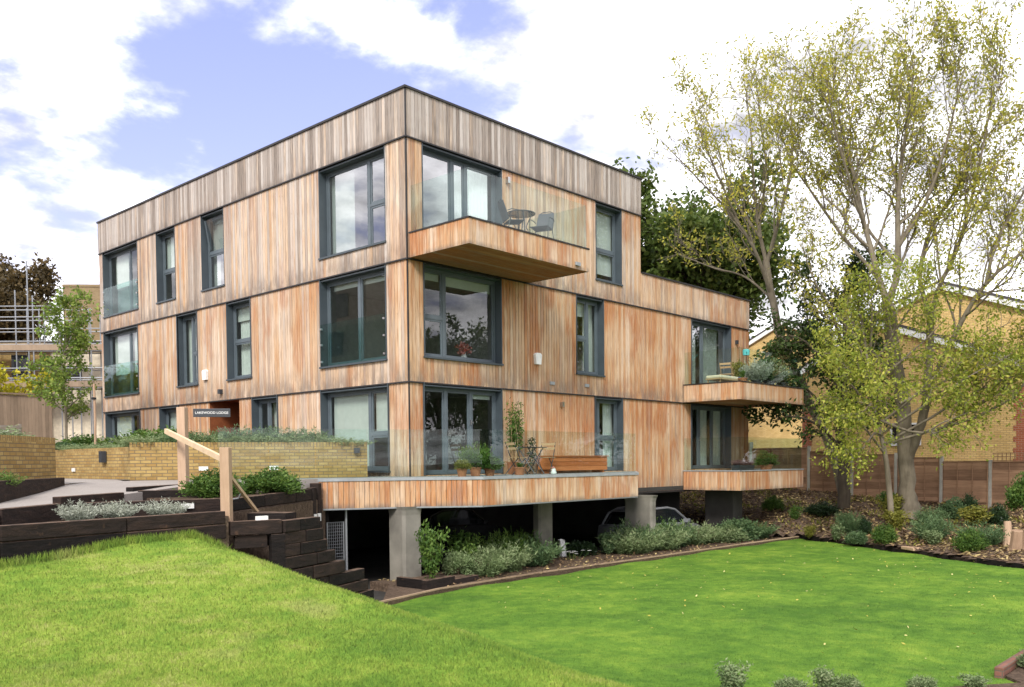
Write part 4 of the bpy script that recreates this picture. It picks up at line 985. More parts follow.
# ------------------------------------------------------------------ neighbouring houses
def wall_outline(mb, x, pts, uvs=1):
    mb.face([(x, y, z) for y, z in pts], uv=[(-y, z) for y, z in pts])
hs = thing('gabled_house', 'buff brick house with white bargeboards and red quoins behind the big tree', 'house', (26, -2.5, -1.9))
inv = Matrix.Translation(-Vector(hs.location))
def hb(mb, name, mat, parent=None):
    o = mb.build(name, K[mat], parent or hs); o.matrix_parent_inverse = inv if (parent is None or parent is hs) else Matrix.Identity(4); return o
GA, GZ = -3.33, 8.05      # main gable apex
def gable(x, apex, az, yl, zl, yr, zr, depth, zb=-2.0):
    mb = MB(); mb.face([(x, yl, zb), (x, yl, zl), (x, apex, az), (x, yr, zr), (x, yr, zb)][::-1], uv=[(-yl, zb), (-yl, zl), (-apex, az), (-yr, zr), (-yr, zb)][::-1])
    for y, z in ((yl, zl), (yr, zr)): mb.face([(x, y, zb), (x + depth, y, zb), (x + depth, y, z), (x, y, z)])
    hb(mb, 'wall', 'buff')
    rf = MB(); bg_ = MB()
    for y, z, s in ((yl, zl, 1), (yr, zr, -1)):
        d = Vector((y - apex, z - az)); d.normalize(); e = 0.35
        y2, z2 = y + d.x * e, z + d.y * e
        rf.hexa([(x - .22, apex, az + .10), (x - .22, y2, z2 + .10), (x + depth, y2, z2 + .10), (x + depth, apex, az + .10), (x - .22, apex, az + .22), (x - .22, y2, z2 + .22), (x + depth, y2, z2 + .22), (x + depth, apex, az + .22)])
        bg_.hexa([(x - .20, apex, az - .17), (x - .20, y2, z2 - .17), (x - .02, y2, z2 - .17), (x - .02, apex, az - .17), (x - .20, apex, az + .099), (x - .20, y2, z2 + .099), (x - .02, y2, z2 + .099), (x - .02, apex, az + .099)])
    r_ = hb(rf, 'roof', 'tile'); hb(bg_, 'bargeboard', 'upvc')
gable(29.0, GA, GZ, 2.2, 5.9, -9.2, 5.75, 9)
gable(26.0, -1.40, 6.30, 1.86, 4.30, -8.6, 3.55, 2.98)
qn = MB(); q2 = MB()
for k in range(22):
    z0 = -1.9 + k * .225; w_ = 0.36 if k % 2 else 0.47
    q2.face([(25.985, -8.59, z0), (25.985, -8.59 + 1.0 + w_, z0), (25.985, -8.59 + 1.0 + w_, z0 + .224), (25.985, -8.59, z0 + .224)], uv=[(8.59, z0), (7.59 - w_, z0), (7.59 - w_, z0 + .224), (8.59, z0 + .224)])
    qn.face([(25.985, 1.85 - w_, z0), (25.985, 1.85, z0), (25.985, 1.85, z0 + .224), (25.985, 1.85 - w_, z0 + .224)], uv=[(-1.85 + w_, z0), (-1.85, z0), (-1.85, z0 + .224), (-1.85 + w_, z0 + .224)])
hb(qn, 'quoin', 'redbrick'); hb(q2, 'quoin', 'redbrick')
wf = MB(); y0, y1, z0, z1 = -3.55, -2.25, 0.8, 1.72
for a, c, e, f_ in ((y0, y1, z0 - .06, z0 + .05), (y0, y1, z1 - .07, z1), (y0, y0 + .08, z0 + .05, z1 - .07), (y1 - .08, y1, z0 + .05, z1 - .07), ((y0 + y1) / 2 - .04, (y0 + y1) / 2 + .04, z0 + .05, z1 - .07)): wf.box(25.92, 25.99, a, c, e, f_)
wo_ = hb(wf, 'window', 'upvc'); pn = MB(); pn.face([(25.96, y0 + .08, z0 + .05), (25.96, y1 - .08, z0 + .05), (25.96, y1 - .08, z1 - .07), (25.96, y0 + .08, z1 - .07)]); q = pn.build('pane', K['carglass'], wo_)
h1 = thing('gabled_house', 'smaller buff brick gabled house half hidden beyond the end of the timber building', 'house', (42, 11, -1.5))
hs = h1; inv = Matrix.Translation(-Vector(hs.location))
gable(42.0, 10.55, 9.35, 14.8, 7.3, 6.0, 7.2, 10)
# block reflected in the windows of the left front
nb = thing('neighbour_block', 'grey green boarded block mirrored in the left front windows', 'apartment block', (-34, 36, -.5))
inv = Matrix.Translation(-Vector(nb.location)); hs = nb
mb = MB(); mb.box(-40, -25, 34, 52, -1, 13.4); hb(mb, 'wall', 'slatfence'); mb = MB(); mb.box(-40.2, -24.8, 33.8, 52.2, 13.401, 13.6); hb(mb, 'roof', 'flash')
mb = MB()
for yy in (36, 40, 44, 48):
    for zz in (2, 5, 8, 10.8): mb.box(-24.99, -24.95, yy, yy + 1.6, zz, zz + 1.7)
hb(mb, 'window', 'carglass')

# ------------------------------------------------------------------ far left: scaffold, brick building, tower
sc_o = thing('scaffolding', 'tubular scaffolding with timber board lifts round the house at the far left', 'scaffolding', (3, 37, 0))
inv = Matrix.Translation(-Vector(sc_o.location))
Sa, Sb = np.array([0.2, 41.2]), np.array([7.6, 33.6])
dS = (Sb - Sa) / np.linalg.norm(Sb - Sa); nS = np.array([-dS[1], dS[0]]); nS = nS if nS @ np.array([1, 1]) > 0 else -nS
def sp(t, off): q = Sa + (Sb - Sa) * t + nS * off; return q[0], q[1]
for t, top in ((0.02, 11.0), (.14, 10.2), (.30, 9.8), (.47, 10.0), (.535, 11.6), (.56, 9.7), (.70, 9.6), (.80, 9.2), (.86, 9.0), (.98, 8.8)):
    for off in (0, 1.25):
        x, y = sp(t, off); mb = MB(); mb.tube([(x, y, -.5), (x, y, top if off == 0 else min(top, 9.2))], .036, 6); q = mb.build('standard', K['galv'], sc_o); q.matrix_parent_inverse = inv
for z in (4.55, 5.1, 5.65, 6.6, 7.15, 7.85, 8.5, 9.1):
    for off in (0, 1.25):
        mb = MB(); a, c = sp(0, off), sp(1 if z < 8 else .82, off); mb.tube([(*a, z), (*c, z)], .034, 6); q = mb.build('ledger', K['galv'], sc_o); q.matrix_parent_inverse = inv
for z in (4.6, 6.65):
    mb = MB()
    for k in range(5): a, c = sp(0, .1 + k * .23), sp(1, .1 + k * .23); mb.wallseg(a, c, z, z + .06, .21)
    q = mb.build('board_lift', K['oldfence'], sc_o); q.matrix_parent_inverse = inv
    mb = MB(); mb.wallseg(sp(0, -.07), sp(1, -.07), z, z + .32, .04); q = mb.build('toe_board', K['oldfence'], sc_o); q.matrix_parent_inverse = inv
bh = thing('brick_house', 'yellow brick house under scaffolding at the far left edge', 'house', (4, 40, 0)); hs = bh; inv = Matrix.Translation(-Vector(bh.location))
def quadblock(t0, t1, o0, o1, z0, z1, name, mat):
    mb = MB(); mb.prism([sp(t0, o0), sp(t1, o0), sp(t1, o1), sp(t0, o1)], z0, z1); return hb(mb, name, mat)
quadblock(-.5, .55, 1.7, 9, -1, 7.3, 'wall', 'stock'); quadblock(.5502, 1.0, 2.1, 9, -1, 7.0, 'rendered_wall', 'cream'); quadblock(-.5, 1.0, 2.3, 8, 7.301, 7.5, 'roof', 'tile')
quadblock(.10, .20, 1.66, 1.69, 5.0, 6.6, 'window', 'carglass'); quadblock(.36, .46, 1.66, 1.69, 5.0, 6.6, 'window', 'carglass'); quadblock(.62, .72, 2.06, 2.09, 4.9, 6.0, 'window', 'carglass'); quadblock(-.5, .3, 1.5, 1.69, 2.5, 3.9, 'low_wall', 'stock')
tw = thing('brick_tower', 'square brown brick stair tower between the scaffolding and the timber building', 'tower', (10.5, 44, 0)); hs = tw; inv = Matrix.Translation(-Vector(tw.location))
K['brownbrick'] = brick('brown_brick', (0.27, 0.20, 0.105), (0.22, 0.155, 0.08), (0.28, 0.22, 0.15), .3)
mb = MB(); mb.prism([(9.0, 44.8), (10.95, 43.0), (13.4, 45.6), (11.4, 47.4)], -1, 11.9); hb(mb, 'wall', 'brownbrick')
mb = MB(); mb.prism([(8.95, 44.8), (10.95, 42.93), (13.46, 45.6), (11.4, 47.46)], 11.901, 12.05); hb(mb, 'parapet', 'brownbrick')
# ------------------------------------------------------------------ trees
RH = np.array([0.6786, -0.7345, 0.0]); FH = np.array([0.7345, 0.6786, 0.0]); ZH = np.array([0, 0, 1.0])
def curve(pts, n):
    """smooth resample of a polyline (catmull-rom)"""
    p = np.array(pts, float); m = len(p)
    if m == 2: return p[0] + (p[1] - p[0]) * np.linspace(0, 1, n)[:, None]
    q = np.vstack([2 * p[0] - p[1], p, 2 * p[-1] - p[-2]]); out = []
    for s in np.linspace(0, m - 1 - 1e-6, n):
        i = int(s); t = s - i; a, b, c, d = q[i], q[i + 1], q[i + 2], q[i + 3]
        out.append(0.5 * (2 * b + (c - a) * t + (2 * a - 5 * b + 4 * c - d) * t * t + (3 * b - a - 3 * c + d) * t ** 3))
    return np.array(out)
class Tree:
    def __init__(s, base, seed): s.base = np.array(base, float); s.rg = np.random.default_rng(seed); s.mb = MB(); s.lp = []; s.ld = []
    def W(s, p): return s.base + RH * p[0] + ZH * p[1] + FH * (p[2] if len(p) > 2 else 0)
    def limb(s, pts, r0, r1, spec, world=False, k=8, n=14, t0=0.25):
        P_ = curve([p if world else s.W(p) for p in pts], n)
        P_[1:-1] += s.rg.normal(size=P_[1:-1].shape) * r0 * 0.12
        rad = np.linspace(r0, r1, n); s.mb.tube(P_, list(rad), k, False, r=0.5)
        if spec: s.kids(P_, rad, spec, t0)
        return P_
    def kids(s, P_, rad, spec, t0):
        cnt, lr, ang, up, n, leaf = spec[0]; L = np.linalg.norm(np.diff(P_, axis=0), axis=1).sum(); rg = s.rg
        cnt = int(cnt * L + rg.random()) if cnt < 0.999 or isinstance(cnt, float) else cnt
        for i in range(max(1, cnt)):
            t = t0 + (1 - t0) * (i + rg.random()) / max(1, cnt); f = t * (len(P_) - 1); j = min(int(f), len(P_) - 2)
            p = P_[j] + (P_[j + 1] - P_[j]) * (f - j); tg = unit(P_[j + 1] - P_[j])
            side = unit(np.cross(tg, rg.normal(size=3))); a = math.radians(rg.normal(ang, 10)); d = tg * math.cos(a) + side * math.sin(a); d[2] += up; d = unit(d)
            l = lr[0] + (lr[1] - lr[0]) * rg.random(); l *= (1.15 - 0.55 * t)
            seg = [p]; dd = d
            for q in range(n): dd = unit(dd + rg.normal(size=3) * 0.16 + np.array([0, 0, up * 0.35])); seg.append(seg[-1] + dd * l / n)
            seg = np.array(seg); r = max(0.0095, rad[j] * (0.50 if len(spec) > 1 else 0.42)); r = min(r, l * 0.028 + .004)
            s.mb.tube(seg, list(np.linspace(r, max(.0065, r * .35), n + 1)), 5 if r > .03 else 3, False, r=0.5)
            if leaf > 0:
                m = rg.poisson(leaf * l)
                tt = rg.random(m) ** 0.7 * n; jj = np.minimum(tt.astype(int), n - 1); pp = seg[jj] + (seg[jj + 1] - seg[jj]) * (tt - jj)[:, None]
                s.lp.append(pp); s.ld.append(unit(seg[jj + 1] - seg[jj]))
            if len(spec) > 1: s.kids(seg, np.linspace(r, r * .35, n + 1), spec[1:], 0.2)
    def leaves(s, per, spread, L, W, droop=0.2):
        rg = s.rg; p = np.repeat(np.concatenate(s.lp), per, 0); d = np.repeat(np.concatenate(s.ld), per, 0); n = len(p)
        c = p + rg.normal(size=(n, 3)) * spread; dr = unit(d * 0.35 + rg.normal(size=(n, 3)) * 0.8 - np.array([0, 0, droop]))
        tone = np.repeat(rg.random(len(p) // per), per) * 0.55 + rg.random(n) * 0.45
        return leaf_quads(c, dr, L * (0.6 + 0.7 * rg.random(n)), W * (0.6 + 0.7 * rg.random(n)), rg), tone
    def finish(s, name, label, leafmat, per, spread, L, W, bark='bark', droop=0.2, keep=None, group=None):
        o = thing(name, label, 'tree', tuple(s.base), group=group); inv = Matrix.Translation(-Vector(s.base))
        t = s.mb.build('trunk', K[bark], o, smooth=True); t.matrix_parent_inverse = inv
        V, tone = s.leaves(per, spread, L, W, droop)
        if keep is not None: m = keep(V[:, 0]); V, tone = V[m], tone[m]
        c = leafmesh('crown', V, 4, tone, K[leafmat], o); c.matrix_parent_inverse = inv
        return o
K['ash_leaf'] = foliage('ash_leaf', [(0.15, (0.14, 0.17, 0.03)), (0.45, (0.34, 0.35, 0.05)), (0.7, (0.54, 0.48, 0.075)), (0.9, (0.62, 0.48, 0.08))], 0.5)
K['lime_leaf'] = foliage('lime_leaf', [(0.15, (0.10, 0.155, 0.022)), (0.5, (0.28, 0.33, 0.045)), (0.8, (0.54, 0.51, 0.10))], 0.42)
K['dark_leaf'] = foliage('dark_leaf', [(0.2, (0.018, 0.036, 0.010)), (0.6, (0.052, 0.088, 0.020)), (0.9, (0.12, 0.155, 0.04))], 0.3, 0.45)
K['oak_leaf'] = foliage('oak_leaf', [(0.2, (0.040, 0.070, 0.015)), (0.55, (0.10, 0.148, 0.028)), (0.85, (0.20, 0.22, 0.05))], 0.4)
K['brown_leaf'] = foliage('copper_leaf', [(0.2, (0.035, 0.028, 0.014)), (0.55, (0.10, 0.072, 0.028)), (0.85, (0.20, 0.13, 0.05))], 0.3)
K['birch_leaf'] = foliage('birch_leaf', [(0.2, (0.08, 0.14, 0.024)), (0.55, (0.19, 0.28, 0.05)), (0.85, (0.35, 0.41, 0.09))], 0.4)
K['gold_leaf'] = foliage('gold_leaf', [(0.2, (0.20, 0.22, 0.016)), (0.5, (0.46, 0.42, 0.025)), (0.85, (0.68, 0.58, 0.05))], 0.4)
px = 31.0 / 895.0
def T(*pts): return [((x - 909) * px, (508 - y) * px, (w if w is not None else 0)) for x, y, w in pts]
SPEC = [(2.3, (1.5, 3.5), 36, 0.20, 6, 0.4), (2.9, (0.55, 1.5), 34, 0.14, 4, 2.2), (3.6, (0.25, 0.75), 36, 0.08, 3, 6.0)]
ash = Tree((17.55, -5.96, -1.75), 11)
ash.limb(T((909, 514, 0), (908, 495, 0), (906, 465, 0), (903, 420, 0), (897, 375, 0), (889, 325, 0), (884, 298, 0)), 0.30, 0.20, None, k=12, n=18)
ash.limb([ash.W(((909 - 909) * px, -0.15, 0)), ash.W((0, 0.35, 0))], 0.40, 0.285, None, True, k=12, n=5)
def fan(r, *pts, t0=.18): ash.limb(T(*pts), r, 0.012, SPEC, t0=t0)
fan(.125, (885, 302, 0), (876, 262, .2), (866, 215, .4), (854, 160, .5), (843, 115, .6), (838, 85, .6))
fan(.135, (885, 302, 0), (893, 268, -.2), (891, 205, -.3), (894, 150, -.5), (900, 100, -.6), (903, 68, -.6))
fan(.070, (890, 250, -.2), (912, 205, -.8), (925, 155, -1.2), (932, 112, -1.5), (938, 82, -1.6))
fan(.070, (880, 275, .2), (850, 225, .9), (822, 180, 1.2), (802, 140, 1.6), (792, 105, 1.6))
fan(.055, (868, 225, .4), (838, 175, -.6), (820, 130, -1.0), (812, 95, -1.2))
fan(.060, (893, 262, -.2), (875, 205, 1.4), (868, 150, 1.8), (870, 100, 2), (873, 75, 2))
fan(.050, (893, 230, -.2), (908, 170, 1.2), (914, 115, 1.6), (918, 80, 1.8))
ash.limb(T((907, 455, 0), (914, 415, -.5), (918, 370, -.7), (917, 312, -.8)), 0.16, 0.12, None, k=10)
fan(.090, (917, 314, -.8), (924, 285, -1), (938, 250, -1.2), (950, 195, -1.4), (957, 140, -1.7), (961, 92, -1.8))
fan(.085, (917, 314, -.8), (912, 275, -.4), (922, 235, -.2), (940, 205, 0), (965, 170, .2), (985, 128, .4), (995, 90, .4))
fan(.100, (920, 385, -.4), (934, 345, -.9), (948, 308, -1.3), (962, 285, -1.6), (990, 258, -2), (1018, 225, -2.2), (1048, 170, -2.4), (1064, 115, -2.5))
fan(.060, (958, 290, -1.6), (966, 250, -1.8), (985, 205, -2.2), (1012, 145, -2.6), (1024, 92, -2.8))
fan(.075, (925, 430, -.3), (955, 405, -1), (985, 375, -2), (1005, 335, -2.5), (1022, 290, -2.9), (1056, 240, -3.2))
fan(.050, (1000, 345, -2.4), (1020, 320, -2), (1045, 305, -1.8), (1070, 300, -1.6))
fan(.055, (897, 370, 0), (870, 335, .8), (845, 300, 1.2), (825, 262, 1.5), (815, 225, 1.6))
ash.finish('ash_tree', 'tall many stemmed ash with sparse yellow green leaves standing in the sloping bed', 'ash_leaf', 3, 0.15, 0.155, 0.06, 'bark', keep=lambda c: (c[:, 2] > 2.6) & (c[:, 2] < 16.6))
# lower leafy boughs of the same place: a younger sycamore with bright lime foliage
SY = [(2.4, (0.7, 1.9), 48, 0.02, 4, 5.0), (3.6, (0.3, 0.9), 45, -0.04, 3, 13.0)]
syc = Tree((16.35, -5.75, -1.75), 23)
U2 = lambda *pts: [((x - 880) * 0.0335, (512 - y) * 0.0335, w) for x, y, w in pts]
syc.limb(U2((880, 514, 0), (878, 480, 0), (872, 440, 0), (864, 400, .1), (856, 360, 0), (850, 320, 0), (846, 295, 0)), 0.11, 0.025, SY, n=14, t0=.52)
for pts in (((874, 450, 0), (845, 420, -.4), (815, 395, -.7)), ((870, 430, 0), (850, 430, -1), (836, 440, -1.6), (822, 455, -1.7)), ((866, 410, 0), (835, 370, .3), (812, 330, .3)), ((872, 440, 0), (905, 415, -1), (940, 392, -1.4), (980, 375, -1.7), (1012, 368, -1.9)),
            ((868, 420, 0), (900, 385, -.9), (935, 350, -1.1), (975, 325, -1.4)), ((860, 380, 0), (890, 350, -.8), (918, 322, -.9)), ((866, 415, 0), (890, 430, -1.3), (905, 420, -1.9), (925, 412, -2.1)), ((858, 370, 0), (836, 345, -.9), (822, 345, -1.4)), ((872, 440, 0), (960, 405, -2), (992, 345, -2.6), (1010, 310, -2.9)), ((858, 350, 0), (850, 310, -.8), (842, 275, -1.2)), ((862, 360, 0), (882, 310, -1.2), (900, 275, -1.6)), ((868, 430, 0), (925, 380, -1.9), (955, 360, -2.6)), ((868, 420, 0), (848, 385, -1.4), (828, 372, -2.0)), ((880, 400, -.6), (940, 372, -.6), (995, 352, -.8)), ((866, 410, 0), (842, 400, -1.8), (818, 418, -2.2))):
    syc.limb(U2(*pts), 0.05, 0.01, SY, n=9, t0=.25)
syc.finish('sycamore_tree', 'low spreading tree with bright lime yellow leaves in front of the ash trunk', 'lime_leaf', 5, 0.17, 0.13, 0.065, 'bark', droop=.5)
# dark evergreen with a leaning pale stem
iv = Tree((18.94, -3.03, -1.65), 5)
U3 = lambda *pts: [((x - 843) * 0.038, (505 - y) * 0.038, w) for x, y, w in pts]
IV = [(2.2, (0.8, 1.9), 50, 0.08, 4, 4), (3.4, (0.3, 0.8), 45, 0.0, 3, 11.0)]
iv.limb(U3((843, 508, 0), (844, 470, 0), (841, 430, 0), (846, 390, .2), (850, 350, .4), (848, 300, .5), (852, 262, .5)), 0.24, 0.04, IV, n=16, k=10, t0=.3)
for pts in (((843, 450, 0), (815, 425, -.6), (785, 415, -1), (762, 420, -1.3)), ((842, 430, 0), (812, 390, .2), (790, 372, .4)), ((848, 380, .2), (822, 335, .6), (808, 300, .8)), ((848, 340, .3), (866, 295, .6), (872, 262, .8)), ((844, 410, 0), (868, 380, .7), (880, 345, 1.0)), ((845, 400, 0), (815, 355, -.4), (790, 335, -.3), (775, 345, 0)), ((848, 350, .3), (835, 300, .9), (818, 268, 1.2)), ((846, 370, .3), (826, 345, 1.2), (800, 352, 1.5)), ((845, 420, 0), (868, 405, 1.2), (885, 395, 1.6)), ((848, 330, .4), (862, 310, 1), (880, 300, 1.4))):
    iv.limb(U3(*pts), 0.07, 0.012, IV, n=9, t0=.2)
iv.finish('holm_oak', 'dark green evergreen tree between the timber balconies and the lime yellow foliage', 'dark_leaf', 6, 0.16, 0.17, 0.10, 'bark_dark')
ln = Tree((19.4, -2.6, -1.65), 9)
ln.limb(U3((853, 508, 0), (846, 455, .6), (825, 400, 1), (806, 355, 1.2), (794, 322, 1.3), (786, 285, 1.3), (780, 248, 1.3)), 0.19, 0.13, None, n=16, k=10)
LS = [(2.0, (1.3, 2.9), 30, 0.24, 6, 0), (2.9, (0.5, 1.3), 32, 0.16, 4, 1.0), (3.2, (0.22, 0.6), 36, 0.10, 3, 3.0)]
for pts, r in ((((781, 252, 1.3), (774, 215, 1.5), (770, 170, 1.6), (766, 110, 1.6), (760, 62, 1.6)), .09), (((781, 252, 1.3), (792, 205, .9), (803, 150, .8), (800, 95, .6), (806, 62, .6)), .085), (((786, 285, 1.3), (762, 240, .5), (735, 208, .1), (705, 180, -.2), (662, 138, -.4)), .08),
               (((776, 225, 1.4), (752, 175, 2.3), (738, 120, 2.6), (726, 85, 2.8)), .065), (((788, 290, 1.3), (762, 262, 1.9), (728, 250, 2.2), (690, 232, 2.5)), .05), (((774, 205, 1.5), (786, 150, 2), (780, 90, 2.2), (776, 50, 2.2)), .06), (((745, 218, .2), (720, 175, -.4), (700, 130, -.6), (690, 98, -.6)), .045)):
    ln.limb(U3(*pts), r, .012, LS, n=12, t0=.12)
ln.finish('leaning_ash', 'leaning almost bare ash with fine grey twigs rising beside the building end', 'ash_leaf', 4, 0.15, 0.17, 0.07, 'bark')
# oak behind the building
def roundtree(name, label, base, h, rad, leafmat, seed, nl=9, per=5, L=0.32, W=0.2, bark='bark_dark', low=0.35, dens=1.0, group=None, squash=1.0):
    t = Tree(base, seed); rg = t.rg
    t.limb([(0, -.2, 0), (rg.normal() * .2, h * .3, 0), (rg.normal() * .4, h * .62, 0), (rg.normal() * .4, h * .9, 0)], h * .026, h * .005, [(1.1 * dens, (rad * .35, rad * .6), 50, .12, 4, 1.5), (2.2 * dens, (.4, 1.2), 45, 0, 3, 5)], n=12, t0=.45)
    for i in range(nl):
        a = 2 * math.pi * (i + rg.random() * .6) / nl; s = low + (0.62 - low) * ((i * 0.618) % 1); e = s + 0.30 + 0.12 * rg.random(); rr_ = rad * (0.75 + .3 * rg.random())
        t.limb([(0, h * s, 0), (math.cos(a) * rr_ * .5, h * (s + (e - s) * .6), math.sin(a) * rr_ * .5), (math.cos(a) * rr_, h * e * squash, math.sin(a) * rr_)], h * .010, .015, [(1.7 * dens, (rad * .22, rad * .5), 50, .10, 4, 1.6), (2.3 * dens, (.4, 1.3), 45, 0, 3, 5)], n=9, t0=.2)
    return t.finish(name, label, leafmat, per, L * .9, L, W, bark, group=group)
roundtree('oak_tree', 'broad dark green oak rising behind the lower wing of the timber building', (27.6, 8.7, -1.4), 16.2, 5.2, 'oak_leaf', 3, nl=14, per=7, dens=1.35)
roundtree('oak_tree', 'thin treetop just showing over the roof parapet at the right of the top storey', (25.0, 12.5, -1.4), 17.6, 3.0, 'oak_leaf', 31, nl=6, per=5)
roundtree('copper_beech', 'brown autumn tree towering over the scaffolding at the far left', (7.0, 62.0, 0), 17.0, 6.5, 'brown_leaf', 8, nl=14, per=8, L=.34, W=.26, low=.3, dens=1.5)
roundtree('background_tree', 'small dark tree between the scaffolding and the brick tower', (14.5, 58.0, 0), 11.0, 3.0, 'oak_leaf', 18, nl=6, per=4, L=.4, W=.28)
# trees mirrored in the windows of the right front
roundtree('reflected_tree', 'dark broadleaf tree standing off to the right, mirrored in the living room window', (30.5, -28.5, -2.6), 12.6, 4.0, 'oak_leaf', 41, nl=9, per=7, L=.26, W=.17)
roundtree('reflected_tree', 'taller ragged tree off to the right, mirrored in the living room window', (25.4, -26.0, -2.6), 12.3, 2.8, 'dark_leaf', 42, nl=8, per=7, L=.24, W=.16)
roundtree('reflected_tree', 'low dark bushy tree off to the right, mirrored in the french doors', (12.5, -23.5, -2.6), 7.5, 3.4, 'dark_leaf', 43, nl=10, per=8, L=.26, W=.18, low=.12)
roundtree('reflected_tree', 'second low bushy tree off to the right beside the taller ragged one', (21.0, -26.5, -2.6), 8.0, 3.8, 'dark_leaf', 44, nl=10, per=8, L=.26, W=.18, low=.12)
roundtree('reflected_tree', 'rightmost low bushy tree off to the right, mirrored in the lower wing windows', (30.5, -25.0, -2.6), 8.5, 4.2, 'oak_leaf', 45, nl=10, per=8, L=.26, W=.18, low=.12)
roundtree('reflected_tree', 'unseen bushy tree added beyond the fence to darken the balcony glass reflection', (36, -15.0, -1.9), 9.5, 5.2, 'oak_leaf', 46, nl=10, per=5, L=.4, W=.28, low=.1)  # added out of view to keep bright sky out of the balcony glass
# birch with stake, golden shrub
bt = Tree((-3.4, 12.4, 0.5), 77)
bt.limb([(0, -.05, 0), (.03, 1.2, 0), (-.02, 2.5, 0), (.08, 3.5, 0), (.02, 4.75, 0)], .055, .01, [(7.5, (.8, 1.6), 62, .06, 5, 6), (6, (.25, .6), 45, -.02, 3, 16)], n=14, t0=.22)
bt.finish('birch_tree', 'young birch with light green leaves growing above the low brick wall', 'birch_leaf', 4, 0.07, 0.10, 0.075, 'bark')
stk = thing('tree_stake', 'pale upright stake beside the young birch', 'stake', (-3.62, 9.7, 0.5)); mb = MB(); mb.tube([(0, 0, 0), (0.02, 0, 1.0), (0.01, 0, 2.05)], .035, 8); mb.build('pole', K['post'], stk)
mb = MB(); mb.box(-.05, .05, -.05, .05, 1.6, 1.66); mb.build('tie', K['rubber'], stk)
gs = Tree((-2.5, 21.5, 0.6), 55)
for i in range(16):
    a = i * 2.4; rr_ = .4 + 1.9 * ((i * .618) % 1); gs.limb([(math.cos(a) * .2, 0, math.sin(a) * .2), (math.cos(a) * rr_ * .6 - .4, 1.6, math.sin(a) * rr_ * .4), (math.cos(a) * rr_ * 1.2 - .6, 3.0 + .5 * math.sin(i), math.sin(a) * rr_ * .6)], .03, .008, [(2.6, (.5, 1.1), 50, .1, 4, 4), (3, (.2, .5), 45, 0, 3, 9)], n=7, t0=.3)
gs.finish('golden_shrub', 'bright golden yellow shrub showing over the close boarded fence', 'gold_leaf', 5, .13, .17, .12, 'bark_dark')

# ------------------------------------------------------------------ shrubs: a few meshes, one object per plant
K['sage'] = foliage('grey_green_leaf', [(0.2, (0.075, 0.125, 0.045)), (0.55, (0.18, 0.245, 0.105)), (0.85, (0.34, 0.385, 0.21))], 0.3)
K['silver'] = foliage('silver_leaf', [(0.2, (0.16, 0.185, 0.13)), (0.55, (0.33, 0.355, 0.28)), (0.85, (0.52, 0.54, 0.46))], 0.25)
K['green'] = foliage('green_shrub_leaf', [(0.2, (0.03, 0.07, 0.014)), (0.55, (0.085, 0.16, 0.03)), (0.85, (0.19, 0.27, 0.055))], 0.35)
K['bluegreen'] = foliage('blue_green_leaf', [(0.2, (0.034, 0.070, 0.030)), (0.55, (0.09, 0.155, 0.062)), (0.85, (0.19, 0.26, 0.115))], 0.3)
K['yellowgreen'] = foliage('yellow_green_leaf', [(0.2, (0.10, 0.12, 0.02)), (0.55, (0.21, 0.21, 0.035)), (0.85, (0.36, 0.32, 0.07))], 0.35)
K['deep'] = foliage('deep_green_leaf', [(0.2, (0.010, 0.024, 0.010)), (0.6, (0.028, 0.055, 0.020)), (0.9, (0.075, 0.11, 0.04))], 0.2, 0.4)
K['stem'] = plain('woody_stem', (0.12, 0.085, 0.055), 0.9)
